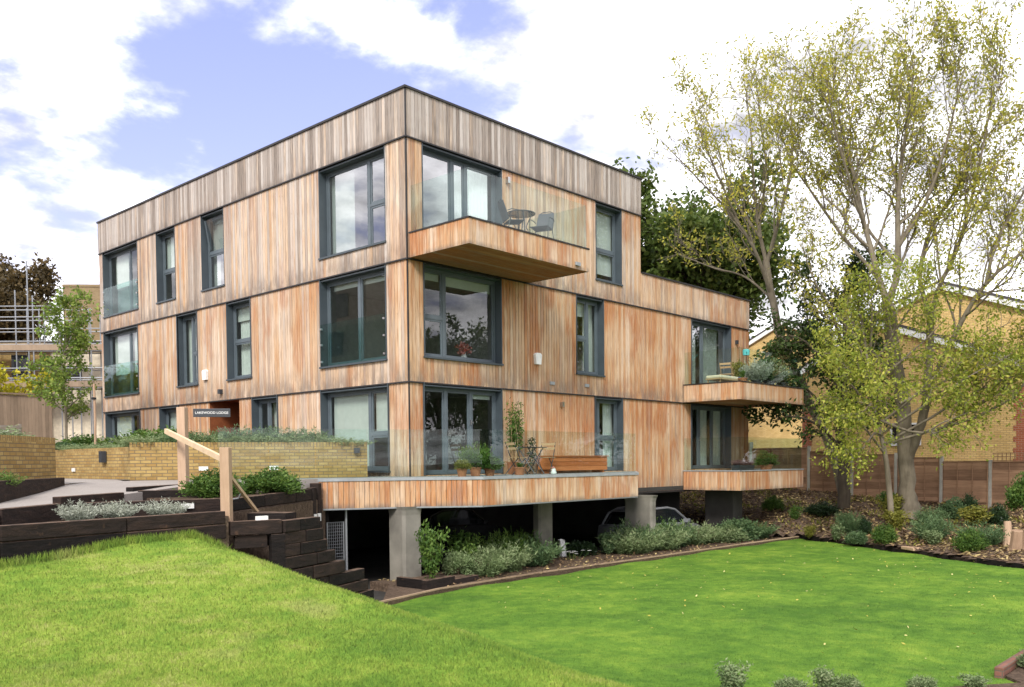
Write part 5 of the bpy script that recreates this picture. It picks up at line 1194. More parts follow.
def shrubmesh(kind, mat, seed):
    """unit shrub: about 1 wide, 1 high"""
    rg = np.random.default_rng(seed)
    if kind == 'spiky':      # lavender / rosemary like sprigs
        n = 170; a = rg.random(n) * 2 * np.pi; rr_ = 0.30 * np.sqrt(rg.random(n)); root = np.stack([rr_ * np.cos(a), rr_ * np.sin(a), 0.05 * rg.random(n)], -1)
        tilt = rg.normal(0.0, .16, n) + rr_ * 1.9; d = unit(np.stack([np.cos(a) * tilt, np.sin(a) * tilt, np.ones(n)], -1) + rg.normal(size=(n, 3)) * .1)
        ln_ = (0.55 + 0.48 * rg.random(n)) * (1 - .35 * rr_ / .3); m = 22
        t = (np.tile((np.arange(m) + .5) / m, (n, 1)) + rg.random((n, m)) * .03); bend = np.stack([np.cos(a), np.sin(a), np.zeros(n)], -1)[:, None] * (t ** 2 * .12)[..., None]
        p = root[:, None] + d[:, None] * (t * ln_[:, None])[..., None] + bend
        dd = d[:, None] * 0.9 + rg.normal(size=(n, m, 3)) * .62
        q = leaf_quads(p.reshape(-1, 3), dd.reshape(-1, 3), 0.085 + .05 * rg.random(n * m), 0.026, rg)
        tone = np.clip(np.repeat(rg.random(n) * .4, m) + t.ravel() * .35 + rg.random(n * m) * .25, 0, 1)
    elif kind == 'round':    # leafy mound, made of irregular sprays
        ns = 60; c = unit(rg.normal(size=(ns, 3)) * [1, 1, .8]); c[:, 2] = np.abs(c[:, 2]); rad = .24 + .24 * rg.random(ns); c = c * rad[:, None]; c[:, 2] = c[:, 2] * 1.55 + .12
        m = 85; p = np.repeat(c, m, 0) + rg.normal(size=(ns * m, 3)) * [.085, .085, .085]; p[:, 2] = np.abs(p[:, 2])
        dd = unit(np.repeat(unit(c), m, 0) + rg.normal(size=(ns * m, 3)) * .9 + [0, 0, .3]); q = leaf_quads(p, dd, .075 + .04 * rg.random(ns * m), .042, rg)
        tone = np.clip(np.repeat(rg.random(ns) * .5, m) + rg.random(ns * m) * .5, 0, 1)
    else:                    # open, twiggy shrub
        ns = 26; a = rg.random(ns) * 2 * np.pi; tl = rg.random(ns) * .62; d = unit(np.stack([np.cos(a) * tl, np.sin(a) * tl, np.ones(ns)], -1)); ln_ = .6 + .45 * rg.random(ns); m = 62
        t = .2 + .8 * rg.random((ns, m)); p = d[:, None] * (t * ln_[:, None])[..., None] + rg.normal(size=(ns, m, 3)) * .055
        q = leaf_quads(p.reshape(-1, 3), unit(rg.normal(size=(ns * m, 3)) + [0, 0, .2]), .085 + .05 * rg.random(ns * m), .05, rg); tone = np.clip(np.repeat(rg.random(ns) * .5, m) + rg.random(ns * m) * .5, 0, 1)
    return q, tone
SM = {}
def shrub_proto(kind, mat, seed):
    key = (kind, mat, seed)
    if key not in SM:
        q, tone = shrubmesh(kind, mat, seed); o = leafmesh('foliage', q, 4, tone, K[mat]); SM[key] = o.data; bpy.data.objects.remove(o)
        rg = np.random.default_rng(seed + 500); mb = MB()
        for i in range(7): a = rg.random() * 6.28; mb.tube([(0, 0, -.05), (math.cos(a) * .08, math.sin(a) * .08, .25), (math.cos(a) * .2, math.sin(a) * .2, .55)], [.014, .01, .004], 4, False)
        o = mb.build('stem', K['stem']); SM[key + ('s',)] = o.data; bpy.data.objects.remove(o)
    return SM[key], SM[key + ('s',)]
cnt_ = [0]
def shrub(name, label, p, w_, h, kind, mat, group=None, cat='shrub'):
    cnt_[0] += 1; fm, sm = shrub_proto(kind, mat, 100 + cnt_[0] % 3)
    o = thing(name, label, cat, p, random.random() * 6.28, group)
    for nm, me in (('foliage', fm), ('stem', sm)):
        c = bpy.data.objects.new(nm, me); link(c, o); c.scale = (w_, w_ * random.uniform(.9, 1.1), h)
    return o
def at_plane(x, y, z):
    d = FW + RT * (x - 512) / 895.17 - UP * (y - 493.57) / 895.17; t = (z - CAM[2]) / d[2]; return CAM + d * t
# row along the front of the building (world positions read off once, listed left to right)
FRONT = [(-0.9, -1.70, .75, 1.05, 'open', 'green', 'bright leafy shrub with yellow stems in the sleeper box by the front column'),
 (0.05, -1.62, .6, .62, 'round', 'sage', 'small grey green shrub at the right end of the sleeper box'),
 (1.6, -0.2, 1.0, 1.0, 'open', 'green', 'dark leafy shrub in the shade behind the silvery shrubs near the front column'),
 (3.5, -0.35, .9, .95, 'spiky', 'green', 'tall green shrub in the shade beside the second column'),
 (6.2, -0.5, .8, .5, 'round', 'deep', 'low dark plant in the shade right of the white sack'),
 (10.4, -0.55, 1.0, .95, 'spiky', 'green', 'upright green shrub behind the grey green one right of the third column'),
 (12.6, -1.75, .9, .55, 'round', 'sage', 'small pale shrub on the edging before the dark end pier'),
 (0.95, -1.55, 1.05, .80, 'spiky', 'sage', 'broad silvery shrub right after the sleeper box along the lawn edging'),
 (1.15, -0.75, .9, .78, 'open', 'green', 'loose green shrub behind the broad silvery one near the front column'),
 (1.95, -1.35, 1.0, .75, 'spiky', 'sage', 'second broad silvery shrub from the sleeper box, touching the lawn edging'),
 (2.55, -0.70, .85, .95, 'spiky', 'green', 'tall fresh green sprig shrub left of the second column'),
 (3.3, -1.10, 1.1, .92, 'spiky', 'bluegreen', 'bushy green shrub just left of the second column and the white flowers'),
 (6.75, -1.00, .6, .62, 'open', 'bluegreen', 'small dark leafed shrub right of the gap with white flowers'),
 (7.5, -1.35, 1.25, .85, 'spiky', 'sage', 'wide silvery shrub left of the third column'),
 (8.15, -0.95, 1.15, .98, 'spiky', 'bluegreen', 'tall grey green shrub in front of the third column'),
 (8.95, -1.45, 1.2, .78, 'spiky', 'sage', 'pale shrub spreading over the edging in front of the third column'),
 (9.8, -1.20, 1.2, .86, 'spiky', 'bluegreen', 'grey green shrub directly right of the third column'),
 (11.0, -1.25, 1.25, .85, 'spiky', 'sage', 'pale fluffy shrub below the left end of the lower balcony'),
 (11.9, -1.35, .95, .62, 'spiky', 'sage', 'low pale shrub in front of the dark end pier'),
 (13.35, -1.55, 1.2, .78, 'round', 'bluegreen', 'dark green shrub under the lower balcony right of the end pier'),
 (14.2, -1.75, 1.2, .66, 'spiky', 'bluegreen', 'low grey green shrub last in the row near the lawn corner')]
for x, y, w_, h, k, m_, lab in FRONT: shrub('shrub', lab, (x, y, -2.60 if x > .2 else -2.46), w_ * 1.08, h * random.uniform(1.0, 1.22), k, m_, 'shrubs along the front of the building')
mb = MB(); rg = np.random.default_rng(3)
fl = thing('white_flowers', 'small clump of white flowers on bare soil beside the second column', 'flowers', (5.1, -1.0, -2.59))
for i in range(9):
    x, y, z = rg.normal() * .16, rg.normal() * .14, .16 + .12 * rg.random()
    mb.tube([(x * .6, y * .6, 0), (x, y, z)], .006, 4)
mb.build('stem', K['green'], fl); mb = MB()
rg = np.random.default_rng(3)
for i in range(9):
    x, y, z = rg.normal() * .16, rg.normal() * .14, .16 + .12 * rg.random()
    for k in range(6): a = k * 1.047; mb.face([(x, y, z), (x + .05 * math.cos(a - .4), y + .05 * math.sin(a - .4), z + .012), (x + .06 * math.cos(a), y + .06 * math.sin(a), z), (x + .05 * math.cos(a + .4), y + .05 * math.sin(a + .4), z + .012)])
mb.build('blossom', K['white'], fl)
bgx = thing('paper_sack', 'crumpled white sack leaning against the right of the second column', 'sack', (5.62, -0.25, -2.6), .5)
mb = MB(); rg = np.random.default_rng(9); rings = []
for k, (s, z) in enumerate(((.15, 0), (.17, .12), (.15, .3), (.13, .42), (.16, .5))): rings.append([(s * math.cos(a) + rg.normal() * .012, s * .6 * math.sin(a) + rg.normal() * .012 + z * .1, z + rg.normal() * .012) for a in np.linspace(0, 2 * math.pi, 12, endpoint=False)])
for a, c in zip(rings[:-1], rings[1:]):
    for j in range(12): mb.face([a[j], a[(j + 1) % 12], c[(j + 1) % 12], c[j]])
mb.face(rings[0][::-1]); mb.build('bag', K['lens'], bgx)
# sloping bed on the right: pixel-free list, positions along the slope (x, y, width, height)
BED = [(17.9, -2.7, 1.5, .55, 'round', 'deep', 'flat dark shrub at the foot of the evergreen trunk'), (15.55, -4.65, .8, .95, 'spiky', 'bluegreen', 'upright blue green shrub left of the big ash trunk'),
 (15.1, -5.35, .6, .75, 'round', 'deep', 'small dark rounded shrub left of the ash trunk near the lawn'), (14.85, -4.5, .8, .6, 'open', 'sage', 'pale low shrub near the lawn edge left of the ash'),
 (14.1, -5.45, .8, .55, 'round', 'bluegreen', 'small green shrub close to the black edging below the ash'), (15.6, -6.2, 1.15, .85, 'open', 'yellowgreen', 'yellow green loose shrub just below the ash trunk'),
 (14.0, -6.4, .95, .70, 'round', 'green', 'green rounded shrub at the black edging in the middle of the sloping bed'), (16.8, -6.9, 1.0, .8, 'spiky', 'bluegreen', 'blue green shrub right of the ash trunk'),
 (18.2, -7.15, 1.1, .85, 'round', 'bluegreen', 'rounded shrub in front of the fence panel right of the ash'), (18.6, -7.55, .8, .9, 'round', 'deep', 'dark glossy shrub by the fence post'),
 (17.0, -8.2, 1.6, .75, 'open', 'yellowgreen', 'wide yellow green shrub high in the sloping bed'), (17.4, -8.75, .8, .85, 'round', 'deep', 'dark shrub below the trellis topped panel'),
 (14.4, -7.7, 1.25, 1.0, 'spiky', 'bluegreen', 'large blue green shrub in the middle of the sloping bed'), (13.6, -8.0, 1.0, .55, 'open', 'sage', 'straggling pale shrub at the brown stone in the edging'),
 (13.6, -9.3, 1.3, .95, 'spiky', 'bluegreen', 'large blue green shrub below the cut stumps'), (12.6, -9.3, 1.0, .7, 'round', 'green', 'green shrub low at the right edge of the lawn border'),
 (17.15, -5.5, 1.3, 1.1, 'open', 'yellowgreen', 'airy yellow leaved shrub at the left foot of the ash trunk'), (14.62, -10.15, 1.15, 1.25, 'round', 'green', 'bright green bush at the right border above the stumps'),
 (17.5, -0.9, .9, .65, 'round', 'green', 'small shrub under the fence behind the lower balcony'), (16.6, -2.2, .8, .6, 'open', 'green', 'thin green shrub on the slope beyond the lower balcony'),
 (19.2, -4.6, 1.1, .8, 'open', 'green', 'ragged green shrub against the fence behind the ash'), (16.0, 0.6, 1.0, .8, 'round', 'green', 'leafy shrub on the slope in the shade of the lower balcony'),
 (15.4, -3.3, .7, .5, 'open', 'yellowgreen', 'low yellowish plant near the corner of the lawn'), (16.9, -3.9, .8, .5, 'open', 'sage', 'thin pale plant on the bare slope between the two tree trunks')]
for x, y, w_, h, k, m_, lab in BED: shrub('shrub', lab, (x, y, float(bed_h(x, y)) - .03 + (0.9 if 'above the stumps' in lab else 0)), w_ * .8, h * .9, k, m_, 'shrubs in the sloping bed')
# planters at the left
for x, y, w_, h, lab in ((-9.32, -3.50, .46, .36, 'leftmost of three silver bushes behind the front sleeper wall'), (-8.72, -3.44, .48, .34, 'middle one of three silver bushes behind the front sleeper wall'), (-7.98, -3.40, .52, .34, 'silver bush nearest the step light behind the front sleeper wall')):
    shrub('silver_bush', lab, (x, y, -0.63), w_, h, 'spiky', 'silver', 'silver bushes behind the front sleeper wall')
for x, y, w_, h, lab in ((-6.35, -1.95, .95, .50, 'leafy green shrub between the two posts'), (-5.85, -1.35, .8, .46, 'green shrub half behind the shorter post'), (-4.75, -1.15, 1.0, .55, 'broad green shrub in the middle of the tall sleeper planter'), (-4.15, -0.75, .75, .48, 'rightmost green shrub in the tall sleeper planter')):
    shrub('shrub', lab, (x, y, -0.42), w_, h, 'round', 'green', 'green shrubs in the tall sleeper planter')
bed('planting_bed', [(-7.2, -0.92), (-6.75, -3.1), (-2.95, -0.1), (-2.75, 0.05), (-4.4, -0.15), (-6.1, -0.5)], -0.40, -0.7)
bed('planting_bed', [(-13.0, -4.4), (-9.8, -1.55), (-7.75, 1.25), (-8.1, 1.1), (-10.5, -0.9), (-15, -4.9)], -0.24, -0.7)
bed('planting_bed', [(-10.3, -3.75), (-9.2, -2.75), (-7.1, -3.2), (-7.2, -3.98), (-10.6, -4.6)], -0.62, -0.8)
shrub('shrub', 'green lavender clump at the left edge in front of the brick wall', (-9.62, -0.75, -.24), .75, .42, 'spiky', 'green')
for i, (t, o_, h, m_, lab) in enumerate(((.06, .45, .50, 'sage', 'grey lavender mound at the left end of the curved brick wall'), (.22, .5, .62, 'bluegreen', 'lavender mound behind the taller sign post'), (.36, .45, .5, 'sage', 'lavender mound on the curved brick wall right of the name sign'), (.42, .95, .8, 'bluegreen', 'taller green lavender below the porch opening'),
       (.52, .45, .52, 'sage', 'lavender mound at the middle of the curved brick wall'), (.58, .95, .78, 'bluegreen', 'taller green lavender before the narrow ground floor window'), (.67, .45, .52, 'sage', 'lavender mound above the right brick light'), (.75, .9, .72, 'bluegreen', 'taller green lavender left of the big ground floor window'), (.82, .45, .45, 'sage', 'lavender mound before the left part of the big ground floor window'), (.92, .42, .36, 'sage', 'low grey lavender tuft at the right end of the curved brick wall'))):
    p_ = lerp(WR[0], WR[-1], t); d = Vector((dR[0], dR[1])).normalized(); n = Vector((-d.y, d.x)) * o_
    shrub('lavender', lab, (p_[0] + n.x, p_[1] + n.y, .56), .95, h * .8, 'spiky', m_, 'lavender on the curved brick wall')
for i, (x, y, w_, h, m_, lab) in enumerate(((-4.45, 5.2, 1.0, .30, 'sage', 'low grey lavender at the near end of the rear brick wall'), (-4.4, 6.6, 1.1, .32, 'sage', 'grey lavender second along the rear brick wall'), (-4.4, 8.2, 1.2, .35, 'sage', 'grey lavender third along the rear brick wall'), (-4.3, 10.0, 1.2, .35, 'bluegreen', 'lavender on the rear brick wall in front of the birch'),
       (-3.1, 6.6, 1.5, .85, 'green', 'bright green rounded shrub before the dark ground floor window'), (-3.0, 8.4, 1.4, .7, 'green', 'bright green shrub before the far ground floor window'), (-3.3, 11.2, 1.6, .62, 'green', 'dense green shrub at the foot of the birch'), (-3.6, 14.5, 1.8, .7, 'green', 'green shrub left of the birch before the slatted screen'),
       (-8.6, 2.7, 1.2, .40, 'sage', 'grey plant spilling over the near left brick wall'), (-9.7, 1.2, 1.1, .38, 'silver', 'silvery plant on top of the near left brick wall at the picture edge'), (-7.0, 10.5, 1.6, .75, 'bluegreen', 'rounded blue green shrub before the slatted screen'), (-5.9, 12.6, 1.2, .9, 'silver', 'silvery shrub in front of the slatted screen'))):
    shrub('shrub', lab, (x, y, .5 if x > -5 else .64), w_, h, 'spiky' if m_ in ('sage', 'silver') else 'round', m_, 'planting behind the brick walls')
for x, y, w_, h, lab, kd, mt in ((-4.75, -11.35, .5, .42, 'thin weedy plant leftmost along the bottom edge of the lawn', 'open', 'sage'), (-4.2, -11.85, .4, .26, 'leafy grey green plant second along the bottom edge', 'round', 'sage'), (-3.95, -12.15, .4, .36, 'taller sprig plant in the middle of the bottom edge', 'open', 'sage'), (-3.75, -12.35, .36, .24, 'leafy plant right of the tall sprig at the bottom edge', 'round', 'sage'),
       (-3.1, -13.0, .32, .26, 'single round grey green plant towards the right of the bottom edge', 'round', 'sage'), (-2.6, -13.45, .4, .22, 'small low plant near the brick kerb at the bottom edge', 'open', 'sage'), (-1.2, -14.0, .5, .35, 'small grey plant behind the brick kerb at the lower right corner', 'round', 'sage')):
    shrub('shrub', lab, (x - .16 * (x < -1.5), y - .17 * (x < -1.5), -2.66), w_, h, kd, mt, 'plants along the bottom edge of the lawn')
# cut stumps and a log
for lab, x, y, h, r0, ln_ in (('upright pale cut stump beside the bright green bush', 13.74, -9.95, .75, .11, .05), ('shorter split stump right of the upright one', 12.95, -10.35, .62, .17, -.12)):
    o = thing('tree_stump', lab, 'stump', (x, y, float(bed_h(x, y)) - .05)); mb = MB(); n = 9
    pts = [(ln_ * t, ln_ * .5 * t, h * t) for t in np.linspace(0, 1, 5)]; mb.tube(pts, [r0 * 1.35, r0 * 1.1, r0, r0 * .95, r0 * .85], n, True); mb.build('wood', K['stumpwood'], o)
o = thing('edging_stone', 'pinkish flat stone laid in the gap of the black edging', 'stone', (13.15, -7.55, -2.55), .9); mb = MB(); mb.box(-.32, .32, -.2, .2, 0, .1); mb.build('slab', K['post'], o, bevel=.02)

# ------------------------------------------------------------------ litter and grass
rg = np.random.default_rng(21)
n = 30000; x = 9.5 + 11.5 * rg.random(n); y = -13 + 17 * rg.random(n); k = (x > bed_edge_x(y) + .15) & (x < 20.8); x, y = x[k], y[k]; n = len(x)
p = np.stack([x, y, bed_h(x, y) + .02 + .03 * rg.random(n)], -1); d = unit(np.stack([rg.normal(size=n), rg.normal(size=n), rg.normal(size=n) * .25], -1))
K['litter'] = foliage('dead_leaf', [(0.1, (0.09, 0.055, 0.032)), (0.5, (0.25, 0.165, 0.085)), (0.9, (0.46, 0.36, 0.16))], .1, .8, .1)
s_ = unit(np.cross(d, [0, 0, 1.0]) + rg.normal(size=(n, 3)) * .25); L = (.07 + .10 * rg.random(n))[:, None]
tag(leafmesh('leaf_litter', np.stack([p, p + d * L * .5 + s_ * L * .3, p + d * L, p + d * L * .5 - s_ * L * .3], 1), 4, rg.random(n), K['litter']), 'dead brown leaves scattered over the sloping bed', 'leaves', kind='stuff')
n = 2600; x = -1.2 + 17 * rg.random(n); y = -2.4 + 2.2 * rg.random(n); p = np.stack([x, y, -2.575 + .02 * rg.random(n)], -1); d = unit(np.stack([rg.normal(size=n), rg.normal(size=n), rg.normal(size=n) * .35], -1)); s_ = unit(np.cross(d, [0, 0, 1.0]) + rg.normal(size=(n, 3)) * .3); L = (.04 + .07 * rg.random(n))[:, None]
tag(leafmesh('bark_litter', np.stack([p, p + d * L * .5 + s_ * L * .3, p + d * L, p + d * L * .5 - s_ * L * .3], 1), 4, rg.random(n), K['litter']), 'bark chips and dry leaves on the soil along the building', 'leaves', kind='stuff')
# ragged low green cover between the shrubs
n = 9000; x = 13 + 8 * rg.random(n); y = -13 + 17 * rg.random(n); cl = np.sin(x * 1.9 + 1) * np.sin(y * 1.5) + np.sin(x * 3.7 - y * 2.3) * .6; k = (x > bed_edge_x(y) + .2) & (x < 20.8) & (cl > .25); x, y = x[k], y[k]; n = len(x)
p = np.stack([x, y, bed_h(x, y) + .01], -1); tag(leafmesh('ground_cover', leaf_quads(p, unit(rg.normal(size=(n, 3)) + [0, 0, 1.0]), .10 + .10 * rg.random(n), .045, rg), 4, rg.random(n), K['yellowgreen']), 'ragged low green plants between the shrubs of the sloping bed', 'ground cover', kind='stuff')
n = 300; x = -2 + 17 * rg.random(n); y = -13 + 10 * rg.random(n); k = (x < bed_edge_x(y)) ; x, y = x[k], y[k]; n = len(x)
p = np.stack([x, y, lawn_h(x, y) + .03 + .02 * rg.random(n)], -1); d = unit(np.stack([rg.normal(size=n), rg.normal(size=n), rg.normal(size=n) * .3], -1)); s_ = unit(np.cross(d, [0, 0, 1.0]) + rg.normal(size=(n, 3)) * .25); L = (.04 + .045 * rg.random(n))[:, None]
K['yleaf'] = foliage('fallen_yellow_leaf', [(0.1, (0.34, 0.30, 0.05)), (0.6, (0.50, 0.44, 0.12)), (0.9, (0.6, 0.52, 0.25))], .1, .8, .1)
tag(leafmesh('fallen_leaves', np.stack([p, p + d * L * .5 + s_ * L * .3, p + d * L, p + d * L * .5 - s_ * L * .3], 1), 4, rg.random(n), K['yleaf']), 'pale yellow leaves fallen on the lawn', 'leaves', kind='stuff')
def grass(n, D0, D1, seed):
    rg = np.random.default_rng(seed)
    D = 1 / (1 / D1 + (1 / D0 - 1 / D1) * rg.random(n)); lat = (rg.random(n) * 1.26 - .63) * D
    x = CAM[0] + FH[0] * D + RH[0] * lat; y = CAM[1] + FH[1] * D + RH[1] * lat
    k = lawn_keep(x, y) & ~pip(x, y, [(-5.75, -11.3), (-6.6, -12.4), (-7.5, -20), (12, -20), (9.4, -13.75), (-1.9, -13.76), (-2.15, -14.0)]); x, y, D = x[k], y[k], D[k]; m = len(x)
    z = lawn_h(x, y) - .005; bank = np.clip((z + 2.55) / .5, 0, 1)
    h = (.020 + .012 * bank) * (.55 + .8 * rg.random(m)) * np.clip(.75 + D / 30, .8, 1.3); w_ = .0030 + .00055 * D
    a = rg.random(m) * 2 * np.pi; s_ = np.stack([np.cos(a), np.sin(a), np.zeros(m)], -1) * (w_ * (.7 + .6 * rg.random(m)))[:, None] * .5
    b_ = np.stack([x, y, z], -1); lean = np.stack([rg.normal(size=m), rg.normal(size=m), np.zeros(m)], -1) * (h * .38)[:, None]
    tip = b_ + lean + np.stack([np.zeros(m), np.zeros(m), h], -1)
    return np.stack([b_ - s_, b_ + s_, tip], 1), rg.random(m)
V, r_ = grass(420000, 5.2, 34, 5)
tag(leafmesh('grass', V, 3, r_, K['blade']), 'short bright green mown grass', 'grass', kind='stuff')
# longer tufts where the bank meets the sleeper walls
rg = np.random.default_rng(6); segs = [(B1, C1, 0.0), ((-20, -6.75), B1, 0.0), ((-7.24, -4.17), (-6.44, -4.40), 0), ((-6.40, -4.42), (-5.6, -4.12), 0)]
VV = []
for a, c, _ in segs:
    m = int(900 * math.hypot(c[0] - a[0], c[1] - a[1])); t = rg.random(m); off = np.abs(rg.normal(size=m)) * .09 + .02
    d = np.array([c[0] - a[0], c[1] - a[1]]); d = d / np.linalg.norm(d); x = a[0] + (c[0] - a[0]) * t + d[1] * off; y = a[1] + (c[1] - a[1]) * t - d[0] * off
    b_ = np.stack([x, y, lawn_h(x, y) - .01], -1); h = .06 + .09 * rg.random(m); an = rg.random(m) * 6.28; s_ = np.stack([np.cos(an), np.sin(an), 0 * an], -1) * .006
    VV.append(np.stack([b_ - s_, b_ + s_, b_ + np.stack([rg.normal(size=m) * .03, rg.normal(size=m) * .03, h], -1)], 1))
VV = np.concatenate(VV); tag(leafmesh('long_grass', VV, 3, rg.random(len(VV)) * .8, K['blade']), 'longer unmown grass along the foot of the sleeper walls', 'grass', kind='stuff')

# ------------------------------------------------------------------ balcony and terrace furniture
def metal_chair(label, p, rz, group):
    o = thing('garden_chair', label, 'chair', p, rz, group)
    for s in (-1, 1):
        mb = MB(); mb.tube([(s * .24, -.22, 0), (s * .25, -.20, .40), (s * .27, -.16, .64), (s * .27, .14, .66), (s * .25, .24, .62)], .012, 6); mb.build('arm', K['iron'], o)
        mb = MB(); mb.tube([(s * .24, .26, 0), (s * .23, .16, .42)], .012, 6); mb.build('leg', K['iron'], o)
    mb = MB(); mb.hexa([(-.24, -.22, .42), (.24, -.22, .42), (.23, .2, .39), (-.23, .2, .39), (-.24, -.22, .435), (.24, -.22, .435), (.23, .2, .405), (-.23, .2, .405)]); mb.build('seat', K['weave'], o)
    mb = MB(); mb.hexa([(-.22, .20, .42), (.22, .20, .42), (.22, .215, .42), (-.22, .215, .42), (-.21, .33, .88), (.21, .33, .88), (.21, .345, .88), (-.21, .345, .88)]); mb.build('backrest', K['weave'], o)
    mb = MB(); mb.tube([(-.23, .19, .42), (-.225, .27, .66), (-.20, .34, .87), (-.1, .36, .92), (.1, .36, .92), (.20, .34, .87), (.225, .27, .66), (.23, .19, .42)], .012, 6); mb.build('back_frame', K['iron'], o); return o
ZT = 5.76
metal_chair('left dark mesh armchair on the top balcony, facing right', (2.12, -1.6, ZT), R_(60), 'mesh chairs on the top balcony')
metal_chair('right dark mesh armchair on the top balcony, facing the round table', (3.10, -1.68, ZT), R_(-70), 'mesh chairs on the top balcony')
o = thing('round_table', 'small round glass topped table between the two mesh armchairs', 'table', (2.58, -1.42, ZT))
mb = MB(); mb.lathe([(0.0, .725), (.36, .725), (.36, .74), (0, .74)], k=24); mb.build('tabletop', K['carglass'], o); mb = MB()
mb.tube([(.37 * math.cos(a), .37 * math.sin(a), .735) for a in np.linspace(0, 2 * math.pi, 25)], .012, 6, False); mb.build('rim', K['iron'], o)
for k in range(4): a = k * 1.571 + .5; mb = MB(); mb.tube([(.34 * math.cos(a), .34 * math.sin(a), 0), (.14 * math.cos(a), .14 * math.sin(a), .4), (.3 * math.cos(a), .3 * math.sin(a), .72)], .012, 6); mb.build('leg', K['iron'], o)
def folding_chair(label, p, rz, group=None, wood='slat', metal='iron', cat='chair'):
    o = thing('folding_chair', label, cat, p, rz, group)
    for s in (-1, 1):
        mb = MB(); mb.tube([(s * .20, -.24, 0), (s * .20, .02, .42), (s * .20, .20, .86)], .012, 6); mb.build('leg', K[metal], o); mb = MB(); mb.tube([(s * .17, .24, 0), (s * .17, -.20, .45)], .012, 6); mb.build('leg', K[metal], o)
    mb = MB()
    for k in range(5): yy = -.20 + k * .085; mb.box(-.21, .21, yy, yy + .06, .445, .462)
    mb.build('seat', K[wood], o); mb = MB()
    for z in (.66, .78): mb.box(-.21, .21, .115 + (z - .66) * .4, .135 + (z - .66) * .4, z, z + .07)
    mb.build('backrest', K[wood], o); return o
def bistro_table(label, p, rz):
    o = thing('bistro_table', label, 'table', p, rz); mb = MB()
    for k in range(8): yy = -.30 + k * .076; mb.box(-.32, .32, yy, yy + .06, .715, .735)
    mb.build('tabletop', K['iron'], o)
    for s in (-1, 1):
        mb = MB(); mb.tube([(s * .22, -.28, 0), (s * .22, .26, .71)], .013, 6); mb.build('leg', K['iron'], o); mb = MB(); mb.tube([(s * .19, .28, 0), (s * .19, -.26, .71)], .013, 6); mb.build('leg', K['iron'], o)
    return o
ZD = -0.153
folding_chair('left slatted folding chair at the terrace bistro table', (2.95, -.85, ZD), R_(78), 'bistro chairs on the terrace'); folding_chair('right slatted folding chair at the terrace bistro table', (4.05, -.95, ZD), R_(-72), 'bistro chairs on the terrace'); bistro_table('square slatted bistro table in front of the tall potted bamboo', (3.5, -.9, ZD), .1)
o = thing('storage_bench', 'long orange brown slatted wooden bench box by the terrace door', 'bench', (5.95, -.38, ZD)); mb = MB()
for z in (.08, .21, .34): mb.box(-1.3, 1.3, -.26, -.235, z, z + .12)
mb.build('front_slats', K['teak'], o); mb = MB(); mb.box(-1.3, 1.3, -.232, .25, .12, .47); mb.build('body', K['teak'], o); mb = MB(); mb.box(-1.34, 1.34, -.29, .27, .475, .505); mb.build('seat', K['teak'], o)
for x in (-1.2, 1.12): mb = MB(); mb.box(x, x + .08, -.22, .2, 0, .119); mb.build('foot', K['teak'], o)
def potted(label, p, pr, ph, pw, hh, kind, mat, pot='terracotta', group=None, name='potted_plant'):
    o = thing(name, label, 'potted plant', p, random.random() * 6, group); mb = MB(); mb.lathe([(0, 0), (pr * .72, 0), (pr * .95, ph * .85), (pr * 1.06, ph * .86), (pr * 1.06, ph), (pr * .93, ph), (pr * .9, ph * .88), (0, ph * .88)], k=18); mb.build('pot', K[pot], o)
    cnt_[0] += 1; fm, sm = shrub_proto(kind, mat, 100 + cnt_[0] % 3)
    for nm, me in (('foliage', fm), ('stem', sm)): c = bpy.data.objects.new(nm, me); link(c, o); c.scale = (pw, pw, hh); c.location = (0, 0, ph * .85)
    return o
potted('leftmost terracotta pot with a clipped yellow green cushion on the terrace edge', (.38, -1.45, ZD), .13, .20, .36, .30, 'round', 'yellowgreen', group='terracotta pots on the terrace edge'); potted('middle terracotta pot with a tall feathery green plant on the terrace edge', (.98, -1.3, ZD), .15, .22, .60, .75, 'spiky', 'green', group='terracotta pots on the terrace edge')
potted('right terracotta pot with a spreading bright green plant on the terrace edge', (1.38, -1.4, ZD), .14, .18, .62, .34, 'round', 'green', group='terracotta pots on the terrace edge'); potted('terracotta pot standing under the left bistro chair', (2.65, -1.25, ZD), .15, .20, .26, .16, 'open', 'green')
bmb = thing('potted_bamboo', 'tall potted bamboo standing against the boards right of the french doors', 'potted plant', (3.45, -.34, ZD)); mb = MB(); mb.lathe([(0, 0), (.17, 0), (.22, .34), (.2, .34), (0, .3)], k=18); mb.build('pot', K['terracotta'], bmb)
rg = np.random.default_rng(14); P_ = []; mb = MB()
for k in range(12):
    a = rg.random() * 6.28; tp = np.array([math.cos(a) * .28 * rg.random(), math.sin(a) * .12 * rg.random() - .04, 1.5 + .55 * rg.random()]); b0 = np.array([math.cos(a) * .09, math.sin(a) * .09, .3]); mb.tube([b0, (b0 + tp) / 2 + rg.normal(size=3) * .03, tp], [.009, .008, .004], 5, False)
    t = .3 + .7 * rg.random(80); P_.append(b0 + (tp - b0) * t[:, None] + rg.normal(size=(80, 3)) * [.08, .05, .03])
mb.build('stem', K['slat'], bmb); P_ = np.concatenate(P_); leafmesh('foliage', leaf_quads(P_, unit(rg.normal(size=P_.shape) + [0, 0, -.5]), .13, .028, rg), 4, rg.random(len(P_)), K['green'], bmb)
cv = thing('climbing_plant', 'thin climber trained up a cane behind the right bistro chair', 'potted plant', (4.28, -.22, ZD)); mb = MB(); mb.tube([(0, 0, 0), (.01, 0, .8), (.05, 0, 1.5)], .008, 5); mb.build('cane', K['slat'], cv)
